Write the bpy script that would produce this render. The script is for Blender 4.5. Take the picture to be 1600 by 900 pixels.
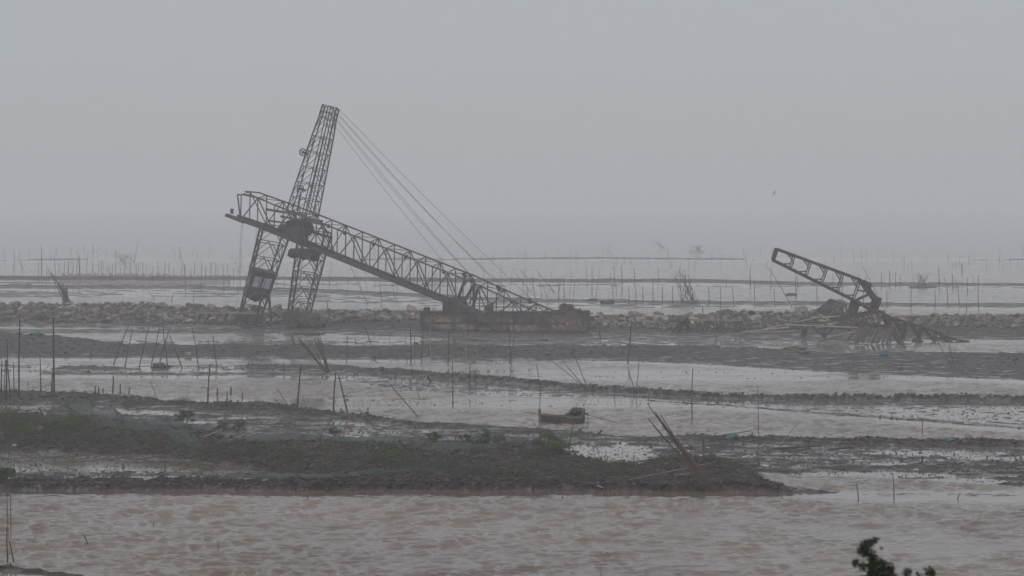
import bpy, bmesh, math, random
import numpy as np
from mathutils import Vector, Matrix

random.seed(7)
RS = np.random.RandomState(11)
scene = bpy.context.scene
col = scene.collection
for o in list(bpy.data.objects):
    bpy.data.objects.remove(o)

# ------------------------------------------------------------------ camera
F, H, PY0 = 4500.0, 24.0, 315.0          # focal length in photo pixels, eye height, horizon row
cd = bpy.data.cameras.new('camera')
cam = bpy.data.objects.new('camera', cd); col.objects.link(cam)
cam.location = (0, 0, H)
cam.rotation_euler = (math.radians(90), 0, 0)
cd.sensor_width = 36.0
cd.lens = F / 1600.0 * 36.0
cd.shift_y = -(450.0 - PY0) / 1600.0
cd.clip_start = 0.5
cd.clip_end = 20000
cd.dof.use_dof = True
cd.dof.focus_distance = 480
cd.dof.aperture_fstop = 2.4
scene.camera = cam

# ------------------------------------------------------------------ world, sun, exposure
SUN_EL, SUN_AZ = math.radians(48), math.radians(-150)
w = bpy.data.worlds.new('World'); scene.world = w; w.use_nodes = True
nt = w.node_tree; nt.nodes.clear()
wo = nt.nodes.new('ShaderNodeOutputWorld'); bg = nt.nodes.new('ShaderNodeBackground')
sky = nt.nodes.new('ShaderNodeTexSky'); sky.sky_type = 'NISHITA'; sky.sun_disc = False
sky.sun_elevation = SUN_EL; sky.sun_rotation = SUN_AZ
sky.air_density = 1.0; sky.dust_density = 1.2; sky.ozone_density = 1.0
# closed overcast: a cloud deck dimmer at the horizon than overhead, over a little of the clear-sky colour
SKY_LOW, SKY_HIGH, SKY_MIX = 1.55, 3.4, 0.96
tcw = nt.nodes.new('ShaderNodeTexCoord'); sxw = nt.nodes.new('ShaderNodeSeparateXYZ')
nt.links.new(tcw.outputs['Generated'], sxw.inputs[0])
mrw = nt.nodes.new('ShaderNodeMapRange'); mrw.inputs[1].default_value = 0.0; mrw.inputs[2].default_value = 1.0
mrw.inputs[3].default_value = SKY_LOW; mrw.inputs[4].default_value = SKY_HIGH
pw = nt.nodes.new('ShaderNodeMath'); pw.operation = 'POWER'; pw.inputs[1].default_value = 1.4; pw.use_clamp = True
ab = nt.nodes.new('ShaderNodeMath'); ab.operation = 'MAXIMUM'; ab.inputs[1].default_value = 0.0
nt.links.new(sxw.outputs[2], ab.inputs[0]); nt.links.new(ab.outputs[0], pw.inputs[0])
nt.links.new(pw.outputs[0], mrw.inputs[0])
tint = nt.nodes.new('ShaderNodeVectorMath'); tint.operation = 'SCALE'; tint.inputs[0].default_value = (0.955, 0.985, 1.045)
nt.links.new(mrw.outputs[0], tint.inputs['Scale'])
mx = nt.nodes.new('ShaderNodeMixRGB'); mx.inputs[0].default_value = SKY_MIX
nt.links.new(sky.outputs[0], mx.inputs[1]); nt.links.new(tint.outputs[0], mx.inputs[2])
nt.links.new(mx.outputs[0], bg.inputs[0]); nt.links.new(bg.outputs[0], wo.inputs[0])
bg.inputs[1].default_value = 0.10
sl = bpy.data.lights.new('sun', 'SUN'); sl.energy = 0.6; sl.angle = math.radians(25); sl.color = (1, .97, .93)
sun = bpy.data.objects.new('sun', sl); col.objects.link(sun)
# sky sun_rotation r: sun towards (sin r, cos r)
sd = Vector((math.sin(SUN_AZ) * math.cos(SUN_EL), math.cos(SUN_AZ) * math.cos(SUN_EL), math.sin(SUN_EL)))
sun.rotation_euler = sd.to_track_quat('Z', 'Y').to_euler()
sun.location = sd * 300
scene.view_settings.view_transform = 'Standard'
scene.view_settings.look = 'None'
scene.view_settings.exposure = 1.37
scene.view_settings.gamma = 1.0
scene.cycles.volume_bounces = 1
scene.cycles.max_bounces = 6
HAZE_DENSITY = 0.00046
HAZE_COLOR = (0.945, 0.958, 0.99, 1)

# ------------------------------------------------------------------ noise
def _h(ix, iy, s):
    n = (ix.astype(np.int64) * 374761393 + iy.astype(np.int64) * 668265263 + s * 1442695041) & 0x7fffffff
    n = ((n ^ (n >> 13)) * 1274126177) & 0x7fffffff
    n = (n ^ (n >> 16)) & 0xffff
    return n / 65535.0
def vn(x, y, s=0):
    ix = np.floor(x); iy = np.floor(y); fx = x - ix; fy = y - iy
    fx = fx * fx * (3 - 2 * fx); fy = fy * fy * (3 - 2 * fy)
    a = _h(ix, iy, s); b = _h(ix + 1, iy, s); c = _h(ix, iy + 1, s); d = _h(ix + 1, iy + 1, s)
    return (a + (b - a) * fx + (c - a) * fy + (a - b - c + d) * fx * fy) * 2 - 1
def fbm(x, y, s=0, o=4, g=.5):
    r = 0; a = 1; t = 0
    for k in range(o):
        r = r + a * vn(x + 17.3 * k, y - 9.1 * k, s + k); t += a; a *= g; x = x * 2.03; y = y * 2.03
    return r / t
def sstep(a, b, x):
    t = np.clip((x - a) / (b - a), 0, 1); return t * t * (3 - 2 * t)

# ------------------------------------------------------------------ terrain as a height function
# tables are (x, front waterline, crest line, height); surveyed in the photo's rows and turned into metres
def T(rows): return np.array(rows, float)
STRIPS = [  # table, profile power, back slope, roughness, clay
 (T([(-200,892,884,.3),(0,891,883,.25),(60,897,889,.22),(125,905,899,.12),(160,912,908,.02),(220,960,958,-.3)]), .6, .3, .18, 1),
 (T([(-200,765,744,.7),(0,765,745,.7),(200,765,747,.7),(420,765,748,.8),(560,765,745,.9),(1190,766,752,.7),(1240,768,762,.3),(1300,770,768,.05),(1340,774,773,-.3)]), .55, .25, .35, 1),
 (T([(-200,705,640,2.3),(0,706,648,2.2),(100,709,646,2.2),(200,711,656,2.1),(300,720,670,2.0),(400,733,690,1.9),(480,750,689,1.9),(560,762,690,1.9),(700,764,693,1.9),(800,764,697,1.9),(860,764,701,1.8),(900,764,712,1.5),(950,764,722,1.2),(1000,764,728,1.0),(1040,765,716,1.3),(1110,765,711,1.3),(1150,765,722,1.1),(1190,765,744,.7),(1230,767,757,.35),(1290,769,768,.05),(1330,772,771,-.3)]), .75, .3, .3, 1),
 (T([(-200,636,606,.6),(0,634,609,.5),(130,634,612,.5),(250,640,622,.45),(400,646,629,.5),(500,652,638,.5),(560,656,646,.4),(640,665,655,.3),(800,680,667,.2),(1000,690,682,.25),(1200,692,681,.45),(1400,698,684,.5),(1600,700,686,.6),(1800,700,686,.6)]), .5, .3, .2, .6),
 (T([(-200,584,583,-.3),(50,584,583,-.2),(70,585,581,.12),(300,586,582,.15),(560,588,585,.1),(600,588,587,-.3),(1700,590,590,-.6)]), .5, .6, .07, .2),
 (T([(60,579,578,-.3),(100,578,571,.3),(150,578,570,.4),(215,578,575,.05),(240,578,577,-.3),(350,578,577,-.3),(390,578,568,.4),(540,580,569,.3),(620,580,579,-.3),(1700,581,580,-.6)]), .5, .5, .08, .1),
 (T([(470,581,580,-.3),(520,581,573,.3),(600,588,575,.6),(700,592,581,.7),(800,600,590,.7),(900,609,598,.7),(1000,616,604,.7),(1090,621,611,.7),(1200,624,615,.7),(1600,626,617,.7),(1800,626,617,.7)]), .45, .5, .12, .15),
 (T([(1000,626,625,-.3),(1014,627,624.5,.08),(1150,636,633.5,.1),(1257,644,641,.1),(1447,657,654,.12),(1600,668,665,.12),(1800,680,677,.12)]), .5, .5, .12, .3),
 (T([(1100,631,630,-.3),(1200,632,629,.1),(1600,634,630,.12),(1800,634,630,.12)]), .5, .5, .06, .3),
 (T([(-200,558,519,1.1),(0,558,520,1.0),(90,558,524,.9),(150,558,532,.8),(200,558,537,.7),(600,562,539,.7),(900,563,540,.7),(1000,563,539,.55),(1100,569,540,.32),(1200,575,544,.28),(1300,580,550,.25),(1400,586,551,.25),(1600,594,552,.35),(1800,600,552,.35)]), .45, .25, .22, .25),
 (T([(-200,506,474,2.0),(0,507,475,2.0),(200,510,474,2.0),(330,513,480,1.8),(500,520,484,1.6),(650,521,485,1.5),(900,524,491,1.5),(1050,524,493,1.5),(1170,526,490,1.8),(1250,526,486,2.2),(1330,527,489,2.0),(1400,530,492,1.5),(1600,531,492,1.5),(1800,531,492,1.5)]), 1.1, .3, .25, .35),
 (T([(-200,443,431,.6),(0,438,431,.5),(400,438,432,.4),(700,441,434,.4),(1100,442,436,.4),(1250,446,440,.3),(1600,447,442,.3),(1800,447,442,.3)]), .5, .05, .15, .9),
 (T([(-200,458,444,.5),(0,451,445,.4),(300,452,446,.35),(450,457,450,.3),(600,462,455,.3),(800,472,467,.25),(1100,476,470,.2),(1600,479,474,.2),(1800,479,474,.2)]), .5, .05, .2, .2),
 (T([(-400,407,404,.10),(700,407,404,.08),(900,405,402,.08),(1900,408,405,.10)]), .5, .03, .3, .2),
]
# wet flats: (x, front, back), level, amplitude, feature size in metres, clay
FLATS = [
 (T([(-200,750,700),(0,748,702),(250,750,708),(420,752,728),(520,758,745),(560,760,758),(1900,760,760)]), .02, .10, 1.1, .7),
 (T([(-200,730,626),(0,730,626),(560,730,652),(700,735,662),(850,735,670),(1000,735,683),(1190,742,684),(1300,745,686),(1400,750,687),(1500,757,688),(1600,767,690),(1900,790,690)]), .05, .16, 1.0, .7),
 (T([(-200,583,566),(0,583,566),(520,588,568),(620,592,584),(1900,592,592)]), .0, .05, 1.5, .1),
 (T([(500,590,580),(600,611,586),(700,618,590),(800,622,600),(950,624,610),(1014,626,614),(1150,635,620),(1257,643,622),(1447,656,624),(1600,667,624),(1800,680,624)]), -.012, .055, .9, .1),
 (T([(930,540,530),(960,545,522),(1100,560,524),(1250,560,526),(1400,560,532),(1430,560,548),(1800,560,550)]), .01, .08, 1.6, .2),
 (T([(500,523,512),(640,528,510),(800,533,510),(960,535,510),(1100,530,510),(1430,536,512),(1440,531,520),(1800,531,520)]), .05, .1, 1.6, .3),
 (T([(-200,466,452),(450,466,452),(470,472,458),(800,484,462),(1200,482,470),(1800,483,472)]), .0, .10, 3.0, .2),
 (T([(-200,446,438),(1800,452,444)]), .0, .10, 3.0, .4),
]
FLATS[-1] = (T([(-200,446,438),(1800,452,446)]), -.01, .10, 3.0, .4)
PUDDLES = [  # x, y, rx, ry in the same survey
 (30,634,110,4),(200,645,170,4),(300,660,60,3.5),(120,728,330,9),(420,653,110,3),(540,661,80,3),
 (955,708,75,13),(900,700,40,6),(1240,695,60,4),(1470,708,130,4),(1560,716,90,3),(1330,742,160,5),(1480,752,120,5),(1010,690,60,3),
 (1100,690,60,3),(1380,725,40,3),(1215,544,40,3),(1520,541,95,5.5),(1330,543,60,2),(1520,566,80,3),(1360,564,60,2),(1120,556,70,2.5),(1230,562,80,2.5),(1440,573,110,2.5),(1560,583,90,2.5),(1300,573,70,2),(1030,551,50,1.6),(700,551,60,1.5),(420,550,70,1.5),(1180,570,60,1.5),(1080,563,50,1.5),(560,547,40,1.2),
]
def height(X, Y, detail=True):
    Y = np.maximum(Y, 60.0)
    PX = 800 + F * X / Y
    wob = fbm(X / 9, Y / 14, 3, 3)
    PG = PY0 + F * H / Y
    k = (PG - PY0)
    PGw = PG + wob * k * .008
    z = np.full_like(X, -.6); clay = np.full_like(X, .3)
    fine = fbm(X / .9, Y / 1.1, 21, 4, .6)
    med = fbm(X / 4.5, Y / 6, 31, 3)
    for tab, lvl, amp, size, cl in FLATS:
        yf = np.interp(PX, tab[:, 0], tab[:, 1]); yb = np.interp(PX, tab[:, 0], tab[:, 2])
        e = k * .012
        m = sstep(0, 1, (yf - PGw) / e) * sstep(0, 1, (PGw - yb) / e)
        zz = lvl + amp * (fbm(X / size, Y / (size * 1.6), 41, 4, .55) + .55 * fbm(X / 14, Y / 10, 47, 2))
        v = -.6 + m * (zz + .6)
        clay = np.where(v > z, cl, clay); z = np.maximum(z, v)
    for x, y, rx, ry in PUDDLES:
        r = np.sqrt(((PX - x) / rx) ** 2 + ((PG - y) / ry) ** 2) + fine * .35 + med * .35
        m = 1 - sstep(.6, 1.15, r)
        z = z + m * (np.minimum(z, -.05) - z)
    for tab, p, bs, rough, cl in STRIPS:
        x0 = tab[:, 0]
        h = np.interp(PX, x0, tab[:, 3])
        yf = np.interp(PX, x0, tab[:, 1]); yc = np.interp(PX, x0, tab[:, 2])
        if bs <= .05:
            lim = .45 if p > .46 and tab[0, 3] > .45 else .9
            gt = sstep(-.3, .3, fbm(X / 45, Y / 90, 91, 4, .6)); h = h * (1 - lim + lim * gt) - (.3 * (1 - gt) if lim > .5 else 0)
        gc = PY0 + (yc - PY0) * H / (H - h)
        gc = np.minimum(gc, yf - .5); h_ = h
        PGw = PG + wob * k * .008 + fine * k * .005 + med * k * .004 + (1.3 * fbm(X / 50, Y / 200, 95, 3) if bs <= .05 else 0)
        u = (yf - PGw) / (yf - gc)
        front = h * np.clip(u, 0, 1) ** p
        below = np.clip(u, -50, 0) * (yf - gc) / k * 12
        back = (F * H / (PGw - PY0) - F * H / (gc - PY0)) * bs
        zz = np.where(u < 0, below, np.where(u > 1, h - np.maximum(back, 0), front))
        env = np.clip(zz + .12, 0, .6) / .6
        zz = zz + rough * env * (.55 * fine + .7 * med)
        c = (zz > z)
        clay = np.where(c, cl, clay); z = np.maximum(z, zz)
    z = np.maximum(z, -.6)
    # shore behind and below the viewpoint
    hill = 22.2 - (Y + 0) * .152
    hill = np.where(Y < 160, np.maximum(hill, -.6), -.6)
    z = np.maximum(z, hill)
    return z, clay
def hill_z(x, y):
    return 22.2 - max(y, 0) * .152
def gp(px, py, water=True):
    """first point of ground or water that the ray through a survey mark meets"""
    dy = max(py - PY0, 4)
    Ys = np.linspace(F * (H - 4) / dy, F * (H + .7) / dy, 260)
    Xs = (px - 800) / F * Ys
    zr = H - dy / F * Ys
    z, _ = height(Xs, Ys)
    if water: z = np.maximum(z, 0)
    i = int(np.argmax(z >= zr)) if (z >= zr).any() else 259
    return Vector((Xs[i], Ys[i], float(z[i])))
def up_to(base, px, py):
    """point above base (same distance) seen at a survey mark"""
    Y = base.y
    return Vector(((px - 800) / F * Y, Y, H - (py - PY0) / F * Y))

# ------------------------------------------------------------------ materials
def newmat(name):
    m = bpy.data.materials.new(name); m.use_nodes = True
    t = m.node_tree; b = t.nodes['Principled BSDF']
    return m, t, b
def N(t, typ, **kw):
    n = t.nodes.new(typ)
    for k, v in kw.items():
        if k in n.inputs: n.inputs[k].default_value = v
        else: setattr(n, k, v)
    return n
def ramp(t, fac, stops):
    r = t.nodes.new('ShaderNodeValToRGB'); e = r.color_ramp.elements
    while len(e) < len(stops): e.new(.5)
    for i, (p, c) in enumerate(stops):
        e[i].position = p; e[i].color = (*c, 1) if len(c) == 3 else c
    t.links.new(fac, r.inputs[0]); return r
def mottled(name, c1, c2, scale=3.0, rough=.8, c3=None, bump=.3, detail=6, island=False, objrand=False, spec=.3, metal=0):
    m, t, b = newmat(name)
    tc = N(t, 'ShaderNodeTexCoord')
    n = N(t, 'ShaderNodeTexNoise', Scale=scale, Detail=detail, Roughness=.65)
    t.links.new(tc.outputs['Object'], n.inputs['Vector'])
    st = [(.32, c1), (.66, c2)]
    if c3: st = [(.3, c1), (.5, c2), (.68, c3)]
    r = ramp(t, n.outputs[0], st)
    out = r.outputs[0]
    if island or objrand:
        src = N(t, 'ShaderNodeNewGeometry').outputs['Random Per Island'] if island else N(t, 'ShaderNodeObjectInfo').outputs['Random']
        hs = N(t, 'ShaderNodeHueSaturation')
        mr = N(t, 'ShaderNodeMapRange'); mr.inputs[3].default_value = .55; mr.inputs[4].default_value = 1.5
        t.links.new(src, mr.inputs[0]); t.links.new(mr.outputs[0], hs.inputs['Value'])
        t.links.new(out, hs.inputs['Color']); out = hs.outputs[0]
    t.links.new(out, b.inputs['Base Color'])
    b.inputs['Roughness'].default_value = rough; b.inputs['Specular IOR Level'].default_value = spec
    b.inputs['Metallic'].default_value = metal
    if bump:
        bp = N(t, 'ShaderNodeBump', Strength=bump, Distance=.05)
        t.links.new(n.outputs[0], bp.inputs['Height']); t.links.new(bp.outputs[0], b.inputs['Normal'])
    return m
M = {}
M['rust'] = mottled('rusty_steel', (.020, .015, .014), (.045, .030, .026), 1.3, .85, c3=(.085, .052, .038))
M['steel'] = mottled('dark_weathered_steel', (.016, .015, .016), (.032, .028, .028), .9, .8, c3=(.06, .047, .04))
M['truss'] = mottled('brown_weathered_steel', (.022, .019, .018), (.045, .036, .032), .8, .85, c3=(.10, .078, .062))
M['paleiron'] = mottled('pale_flaking_steel', (.12, .10, .085), (.22, .18, .15), .8, .85)
M['bamboo_dark'] = mottled('dark_wet_bamboo', (.02, .016, .014), (.05, .04, .032), 2, .8)
M['bamboo'] = mottled('brown_bamboo', (.05, .034, .025), (.11, .075, .055), 2, .8)
M['bamboo_mid'] = mottled('weathered_bamboo', (.08, .062, .05), (.17, .135, .105), 2, .8)
M['bamboo_pale'] = mottled('pale_bamboo', (.16, .125, .095), (.27, .22, .17), 2, .8)
M['red_stake'] = mottled('reddish_bamboo', (.06, .03, .025), (.12, .06, .045), 2, .8)
M['wood_pale'] = mottled('bleached_timber', (.16, .13, .10), (.32, .27, .21), 3, .85)
M['wood_dark'] = mottled('dark_wet_timber', (.02, .017, .015), (.055, .045, .038), 3, .7)
M['rock_tan'] = mottled('tan_stone', (.075, .058, .048), (.26, .195, .155), 1.4, .9, objrand=True, bump=.6)
M['rock_grey'] = mottled('grey_stone', (.06, .06, .06), (.21, .205, .20), 1.4, .9, objrand=True, bump=.6)
M['rock_dark'] = mottled('dark_brown_stone', (.035, .029, .026), (.11, .085, .072), 1.4, .9, objrand=True, bump=.6)
M['rubble'] = mottled('mixed_rubble', (.028, .025, .024), (.085, .068, .058), .9, .9, c3=(.20, .155, .13), island=True, bump=.5)
M['clod'] = mottled('mud_clods', (.012, .010, .010), (.045, .037, .033), 1.5, .8, island=True)
M['leaf'] = mottled('shrub_leaf', (.028, .05, .016), (.06, .10, .035), 2.5, .7, island=True, bump=0, spec=.2)
M['leaf_bright'] = mottled('fresh_shrub_leaf', (.03, .055, .016), (.075, .12, .036), 2.5, .7, island=True, bump=0, spec=.2)
M['leaf_near'] = mottled('near_leaf', (.010, .020, .008), (.03, .045, .017), 4, .6, island=True, bump=0, spec=.2)
M['herb'] = mottled('salt_marsh_herb', (.016, .028, .009), (.045, .066, .020), .35, .8, c3=(.085, .075, .03), island=True, bump=0, spec=.15)
M['bark'] = mottled('bark', (.03, .025, .02), (.07, .055, .045), 8, .9)
M['teal'] = mottled('teal_sacking', (.01, .06, .06), (.03, .13, .12), 3, .7)
M['blue'] = mottled('faded_blue_plastic', (.02, .04, .06), (.05, .10, .14), 2, .6)
M['cyan'] = mottled('cyan_plastic', (.02, .11, .15), (.04, .18, .22), 2, .6)
M['cloth_pale'] = mottled('dirty_white_sacking', (.14, .12, .10), (.30, .28, .25), 2, .9)
M['glass'] = mottled('dusty_glass', (.30, .36, .38), (.42, .48, .50), 1, .25, bump=0, spec=.5)
M['hull_tan'] = mottled('tan_boat_planks', (.055, .04, .028), (.13, .095, .066), 2.2, .8)
M['hull_dark'] = mottled('tarred_boat_planks', (.02, .013, .011), (.055, .033, .025), 2.2, .75)
M['cable'] = mottled('steel_cable', (.03, .03, .03), (.06, .055, .05), 1, .7, bump=0)
M['bird'] = mottled('grey_feathers', (.12, .12, .12), (.3, .3, .3), 8, .9, bump=0)

# hull: rust, flaking paint, tide marks
def hull_mat():
    m, t, b = newmat('flaking_barge_plate')
    tc = N(t, 'ShaderNodeTexCoord')
    mp = N(t, 'ShaderNodeMapping'); mp.inputs['Scale'].default_value = (1, 1, .8)
    t.links.new(tc.outputs['Object'], mp.inputs[0])
    n = N(t, 'ShaderNodeTexNoise', Scale=.55, Detail=9, Roughness=.72, Distortion=.6); t.links.new(mp.outputs[0], n.inputs['Vector'])
    r = ramp(t, n.outputs[0], [(.36, (.035, .03, .032)), (.45, (.075, .048, .04)), (.53, (.12, .075, .057)), (.58, (.28, .22, .18)), (.66, (.13, .072, .052))])
    n2 = N(t, 'ShaderNodeTexNoise', Scale=3, Detail=8, Roughness=.75); t.links.new(mp.outputs[0], n2.inputs['Vector'])
    r2 = ramp(t, n2.outputs[0], [(.35, (.45, .42, .42)), (.6, (1.05, 1.0, 1.0))])
    mu = N(t, 'ShaderNodeMixRGB', blend_type='MULTIPLY'); mu.inputs[0].default_value = 1
    t.links.new(r.outputs[0], mu.inputs[1]); t.links.new(r2.outputs[0], mu.inputs[2])
    # darker rusty sheer strake (top plating has its own red-lead paint)
    sx = N(t, 'ShaderNodeSeparateXYZ'); t.links.new(tc.outputs['Object'], sx.inputs[0])
    ad = N(t, 'ShaderNodeMath', operation='MULTIPLY_ADD'); ad.inputs[1].default_value = 1.4; t.links.new(n.outputs[0], ad.inputs[0]); t.links.new(sx.outputs[2], ad.inputs[2])
    r3 = ramp(t, ad.outputs[0], [(0, (0, 0, 0)), (1, (1, 1, 1))])
    mr = N(t, 'ShaderNodeMapRange'); mr.inputs[1].default_value = 3.2; mr.inputs[2].default_value = 3.7
    t.links.new(ad.outputs[0], mr.inputs[0])
    mx2 = N(t, 'ShaderNodeMixRGB'); mx2.inputs[2].default_value = (.075, .048, .04, 1)
    t.links.new(mr.outputs[0], mx2.inputs[0]); t.links.new(mu.outputs[0], mx2.inputs[1])
    t.links.new(mx2.outputs[0], b.inputs['Base Color']); b.inputs['Roughness'].default_value = .85
    bp = N(t, 'ShaderNodeBump', Strength=.5, Distance=.1); t.links.new(n2.outputs[0], bp.inputs['Height']); t.links.new(bp.outputs[0], b.inputs['Normal'])
    return m
M['hull'] = hull_mat()

def mud_mat():
    m, t, b = newmat('tidal_mud')
    g = N(t, 'ShaderNodeNewGeometry')
    n1 = N(t, 'ShaderNodeTexNoise', Scale=.9, Detail=9, Roughness=.82); t.links.new(g.outputs['Position'], n1.inputs['Vector'])
    n2 = N(t, 'ShaderNodeTexNoise', Scale=.12, Detail=5, Roughness=.6); t.links.new(g.outputs['Position'], n2.inputs['Vector'])
    grey = ramp(t, n1.outputs[0], [(.38, (.010, .009, .009)), (.5, (.042, .039, .038)), (.62, (.15, .138, .128))])
    clay = ramp(t, n1.outputs[0], [(.38, (.007, .005, .004)), (.5, (.026, .018, .015)), (.62, (.095, .066, .054))])
    at = N(t, 'ShaderNodeAttribute', attribute_name='clay')
    ma = N(t, 'ShaderNodeMath', operation='MULTIPLY_ADD', use_clamp=True)
    t.links.new(n2.outputs[0], ma.inputs[0]); ma.inputs[1].default_value = .8
    mb = N(t, 'ShaderNodeMath', operation='SUBTRACT'); t.links.new(at.outputs['Fac'], mb.inputs[0]); mb.inputs[1].default_value = .4
    t.links.new(mb.outputs[0], ma.inputs[2])
    mx = N(t, 'ShaderNodeMixRGB'); t.links.new(ma.outputs[0], mx.inputs[0]); t.links.new(grey.outputs[0], mx.inputs[1]); t.links.new(clay.outputs[0], mx.inputs[2])
    t.links.new(mx.outputs[0], b.inputs['Base Color'])
    sx = N(t, 'ShaderNodeSeparateXYZ'); t.links.new(g.outputs['Position'], sx.inputs[0])
    wet = N(t, 'ShaderNodeMath', operation='MULTIPLY_ADD'); t.links.new(n1.outputs[0], wet.inputs[0]); wet.inputs[1].default_value = .25
    n4 = N(t, 'ShaderNodeTexNoise', Scale=.28, Detail=6, Roughness=.7); t.links.new(g.outputs['Position'], n4.inputs['Vector'])
    w2 = N(t, 'ShaderNodeMapRange'); w2.inputs[1].default_value = .48; w2.inputs[2].default_value = .66; w2.inputs[3].default_value = .12; w2.inputs[4].default_value = -.35
    t.links.new(n4.outputs[0], w2.inputs[0]); w3 = N(t, 'ShaderNodeMath', operation='ADD'); t.links.new(w2.outputs[0], w3.inputs[0]); t.links.new(sx.outputs[2], w3.inputs[1])
    t.links.new(w3.outputs[0], wet.inputs[2])
    mr = N(t, 'ShaderNodeMapRange'); mr.inputs[1].default_value = .10; mr.inputs[2].default_value = .32; mr.inputs[3].default_value = .30; mr.inputs[4].default_value = .95
    t.links.new(wet.outputs[0], mr.inputs[0]); t.links.new(mr.outputs[0], b.inputs['Roughness'])
    ms = N(t, 'ShaderNodeMapRange'); ms.inputs[1].default_value = .10; ms.inputs[2].default_value = .40; ms.inputs[3].default_value = .5; ms.inputs[4].default_value = .12
    t.links.new(wet.outputs[0], ms.inputs[0]); t.links.new(ms.outputs[0], b.inputs['Specular IOR Level'])
    bp = N(t, 'ShaderNodeBump', Strength=.8, Distance=.12); t.links.new(n1.outputs[0], bp.inputs['Height']); t.links.new(bp.outputs[0], b.inputs['Normal'])
    return m
M['mud'] = mud_mat()

def water_mat():
    m, t, b = newmat('silty_water')
    g = N(t, 'ShaderNodeNewGeometry')
    at = N(t, 'ShaderNodeAttribute', attribute_name='calm')
    mp = N(t, 'ShaderNodeMapping'); mp.inputs['Scale'].default_value = (.6, 1, 1); mp.inputs['Rotation'].default_value = (0, 0, .12)
    t.links.new(g.outputs['Position'], mp.inputs[0])
    n1 = N(t, 'ShaderNodeTexNoise', Scale=1.6, Detail=3, Roughness=.55, Distortion=.6); t.links.new(mp.outputs[0], n1.inputs['Vector'])
    n3 = N(t, 'ShaderNodeTexNoise', Scale=.03, Detail=3); t.links.new(g.outputs['Position'], n3.inputs['Vector'])
    c = ramp(t, n3.outputs[0], [(.35, (.090, .066, .048)), (.65, (.122, .092, .068))])
    t.links.new(c.outputs[0], b.inputs['Base Color'])
    b.inputs['Roughness'].default_value = .07; b.inputs['IOR'].default_value = 1.33
    inv = N(t, 'ShaderNodeMath', operation='SUBTRACT'); inv.inputs[0].default_value = 1.0; t.links.new(at.outputs['Fac'], inv.inputs[1])
    st = N(t, 'ShaderNodeMath', operation='MULTIPLY_ADD'); t.links.new(inv.outputs[0], st.inputs[0]); st.inputs[1].default_value = WAVE; st.inputs[2].default_value = WAVE * .05
    bp = N(t, 'ShaderNodeBump', Distance=1.0); t.links.new(st.outputs[0], bp.inputs['Strength']); t.links.new(n1.outputs[0], bp.inputs['Height'])
    t.links.new(bp.outputs[0], b.inputs['Normal'])
    return m
WAVE = .12
CHOP = .155
M['water'] = water_mat()

def net_mat():
    m, t, b = newmat('green_fishing_net')
    b.inputs['Base Color'].default_value = (.035, .06, .05, 1); b.inputs['Roughness'].default_value = .9
    tc = N(t, 'ShaderNodeTexCoord'); n = N(t, 'ShaderNodeTexNoise', Scale=2.2, Detail=6, Roughness=.7)
    t.links.new(tc.outputs['Object'], n.inputs['Vector'])
    r = ramp(t, n.outputs[0], [(.35, (.014, .022, .018)), (.65, (.042, .06, .05))]); t.links.new(r.outputs[0], b.inputs['Base Color'])
    mr = N(t, 'ShaderNodeMapRange'); mr.inputs[1].default_value = .3; mr.inputs[2].default_value = .7; mr.inputs[3].default_value = .35; mr.inputs[4].default_value = .85
    t.links.new(n.outputs[0], mr.inputs[0]); t.links.new(mr.outputs[0], b.inputs['Alpha'])
    return m
M['net'] = net_mat()

# ------------------------------------------------------------------ mesh helpers
def link_mesh(name, verts, faces, mat, parent=None, smooth=False):
    me = bpy.data.meshes.new(name)
    loc = Vector((0, 0, 0))
    if parent is not None:
        loc = parent['_o'] if False else ORG.get(parent.name, Vector((0, 0, 0)))
    v = np.asarray(verts, float).reshape(-1, 3) - np.array(loc)
    me.from_pydata(v.tolist(), [], faces); me.update()
    if smooth: me.polygons.foreach_set('use_smooth', [True] * len(me.polygons))
    if mat: me.materials.append(mat)
    o = bpy.data.objects.new(name, me); col.objects.link(o)
    if parent is not None: o.parent = parent; ORG[o.name] = loc
    return o
ORG = {}
def big_mesh(name, V, Q, mat):
    me = bpy.data.meshes.new(name)
    V = np.ascontiguousarray(V, np.float32); Q = np.ascontiguousarray(Q, np.int32)
    k = Q.shape[1]
    me.vertices.add(len(V)); me.vertices.foreach_set('co', V.ravel())
    me.loops.add(Q.size); me.loops.foreach_set('vertex_index', Q.ravel())
    me.polygons.add(len(Q)); me.polygons.foreach_set('loop_start', np.arange(0, Q.size, k, dtype=np.int32))
    me.polygons.foreach_set('loop_total', np.full(len(Q), k, np.int32))
    me.update(calc_edges=True); me.validate()
    if mat: me.materials.append(mat)
    o = bpy.data.objects.new(name, me); col.objects.link(o); return o
def tag(o, label=None, cat=None, group=None, kind=None):
    if label: o['label'] = label
    if cat: o['category'] = cat
    if group: o['group'] = group
    if kind: o['kind'] = kind
    return o
def thing(name, loc, label, cat, group=None):
    o = bpy.data.objects.new(name, None); o.empty_display_size = .5
    o.location = loc; col.objects.link(o); ORG[o.name] = Vector(loc)
    return tag(o, label, cat, group)

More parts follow.
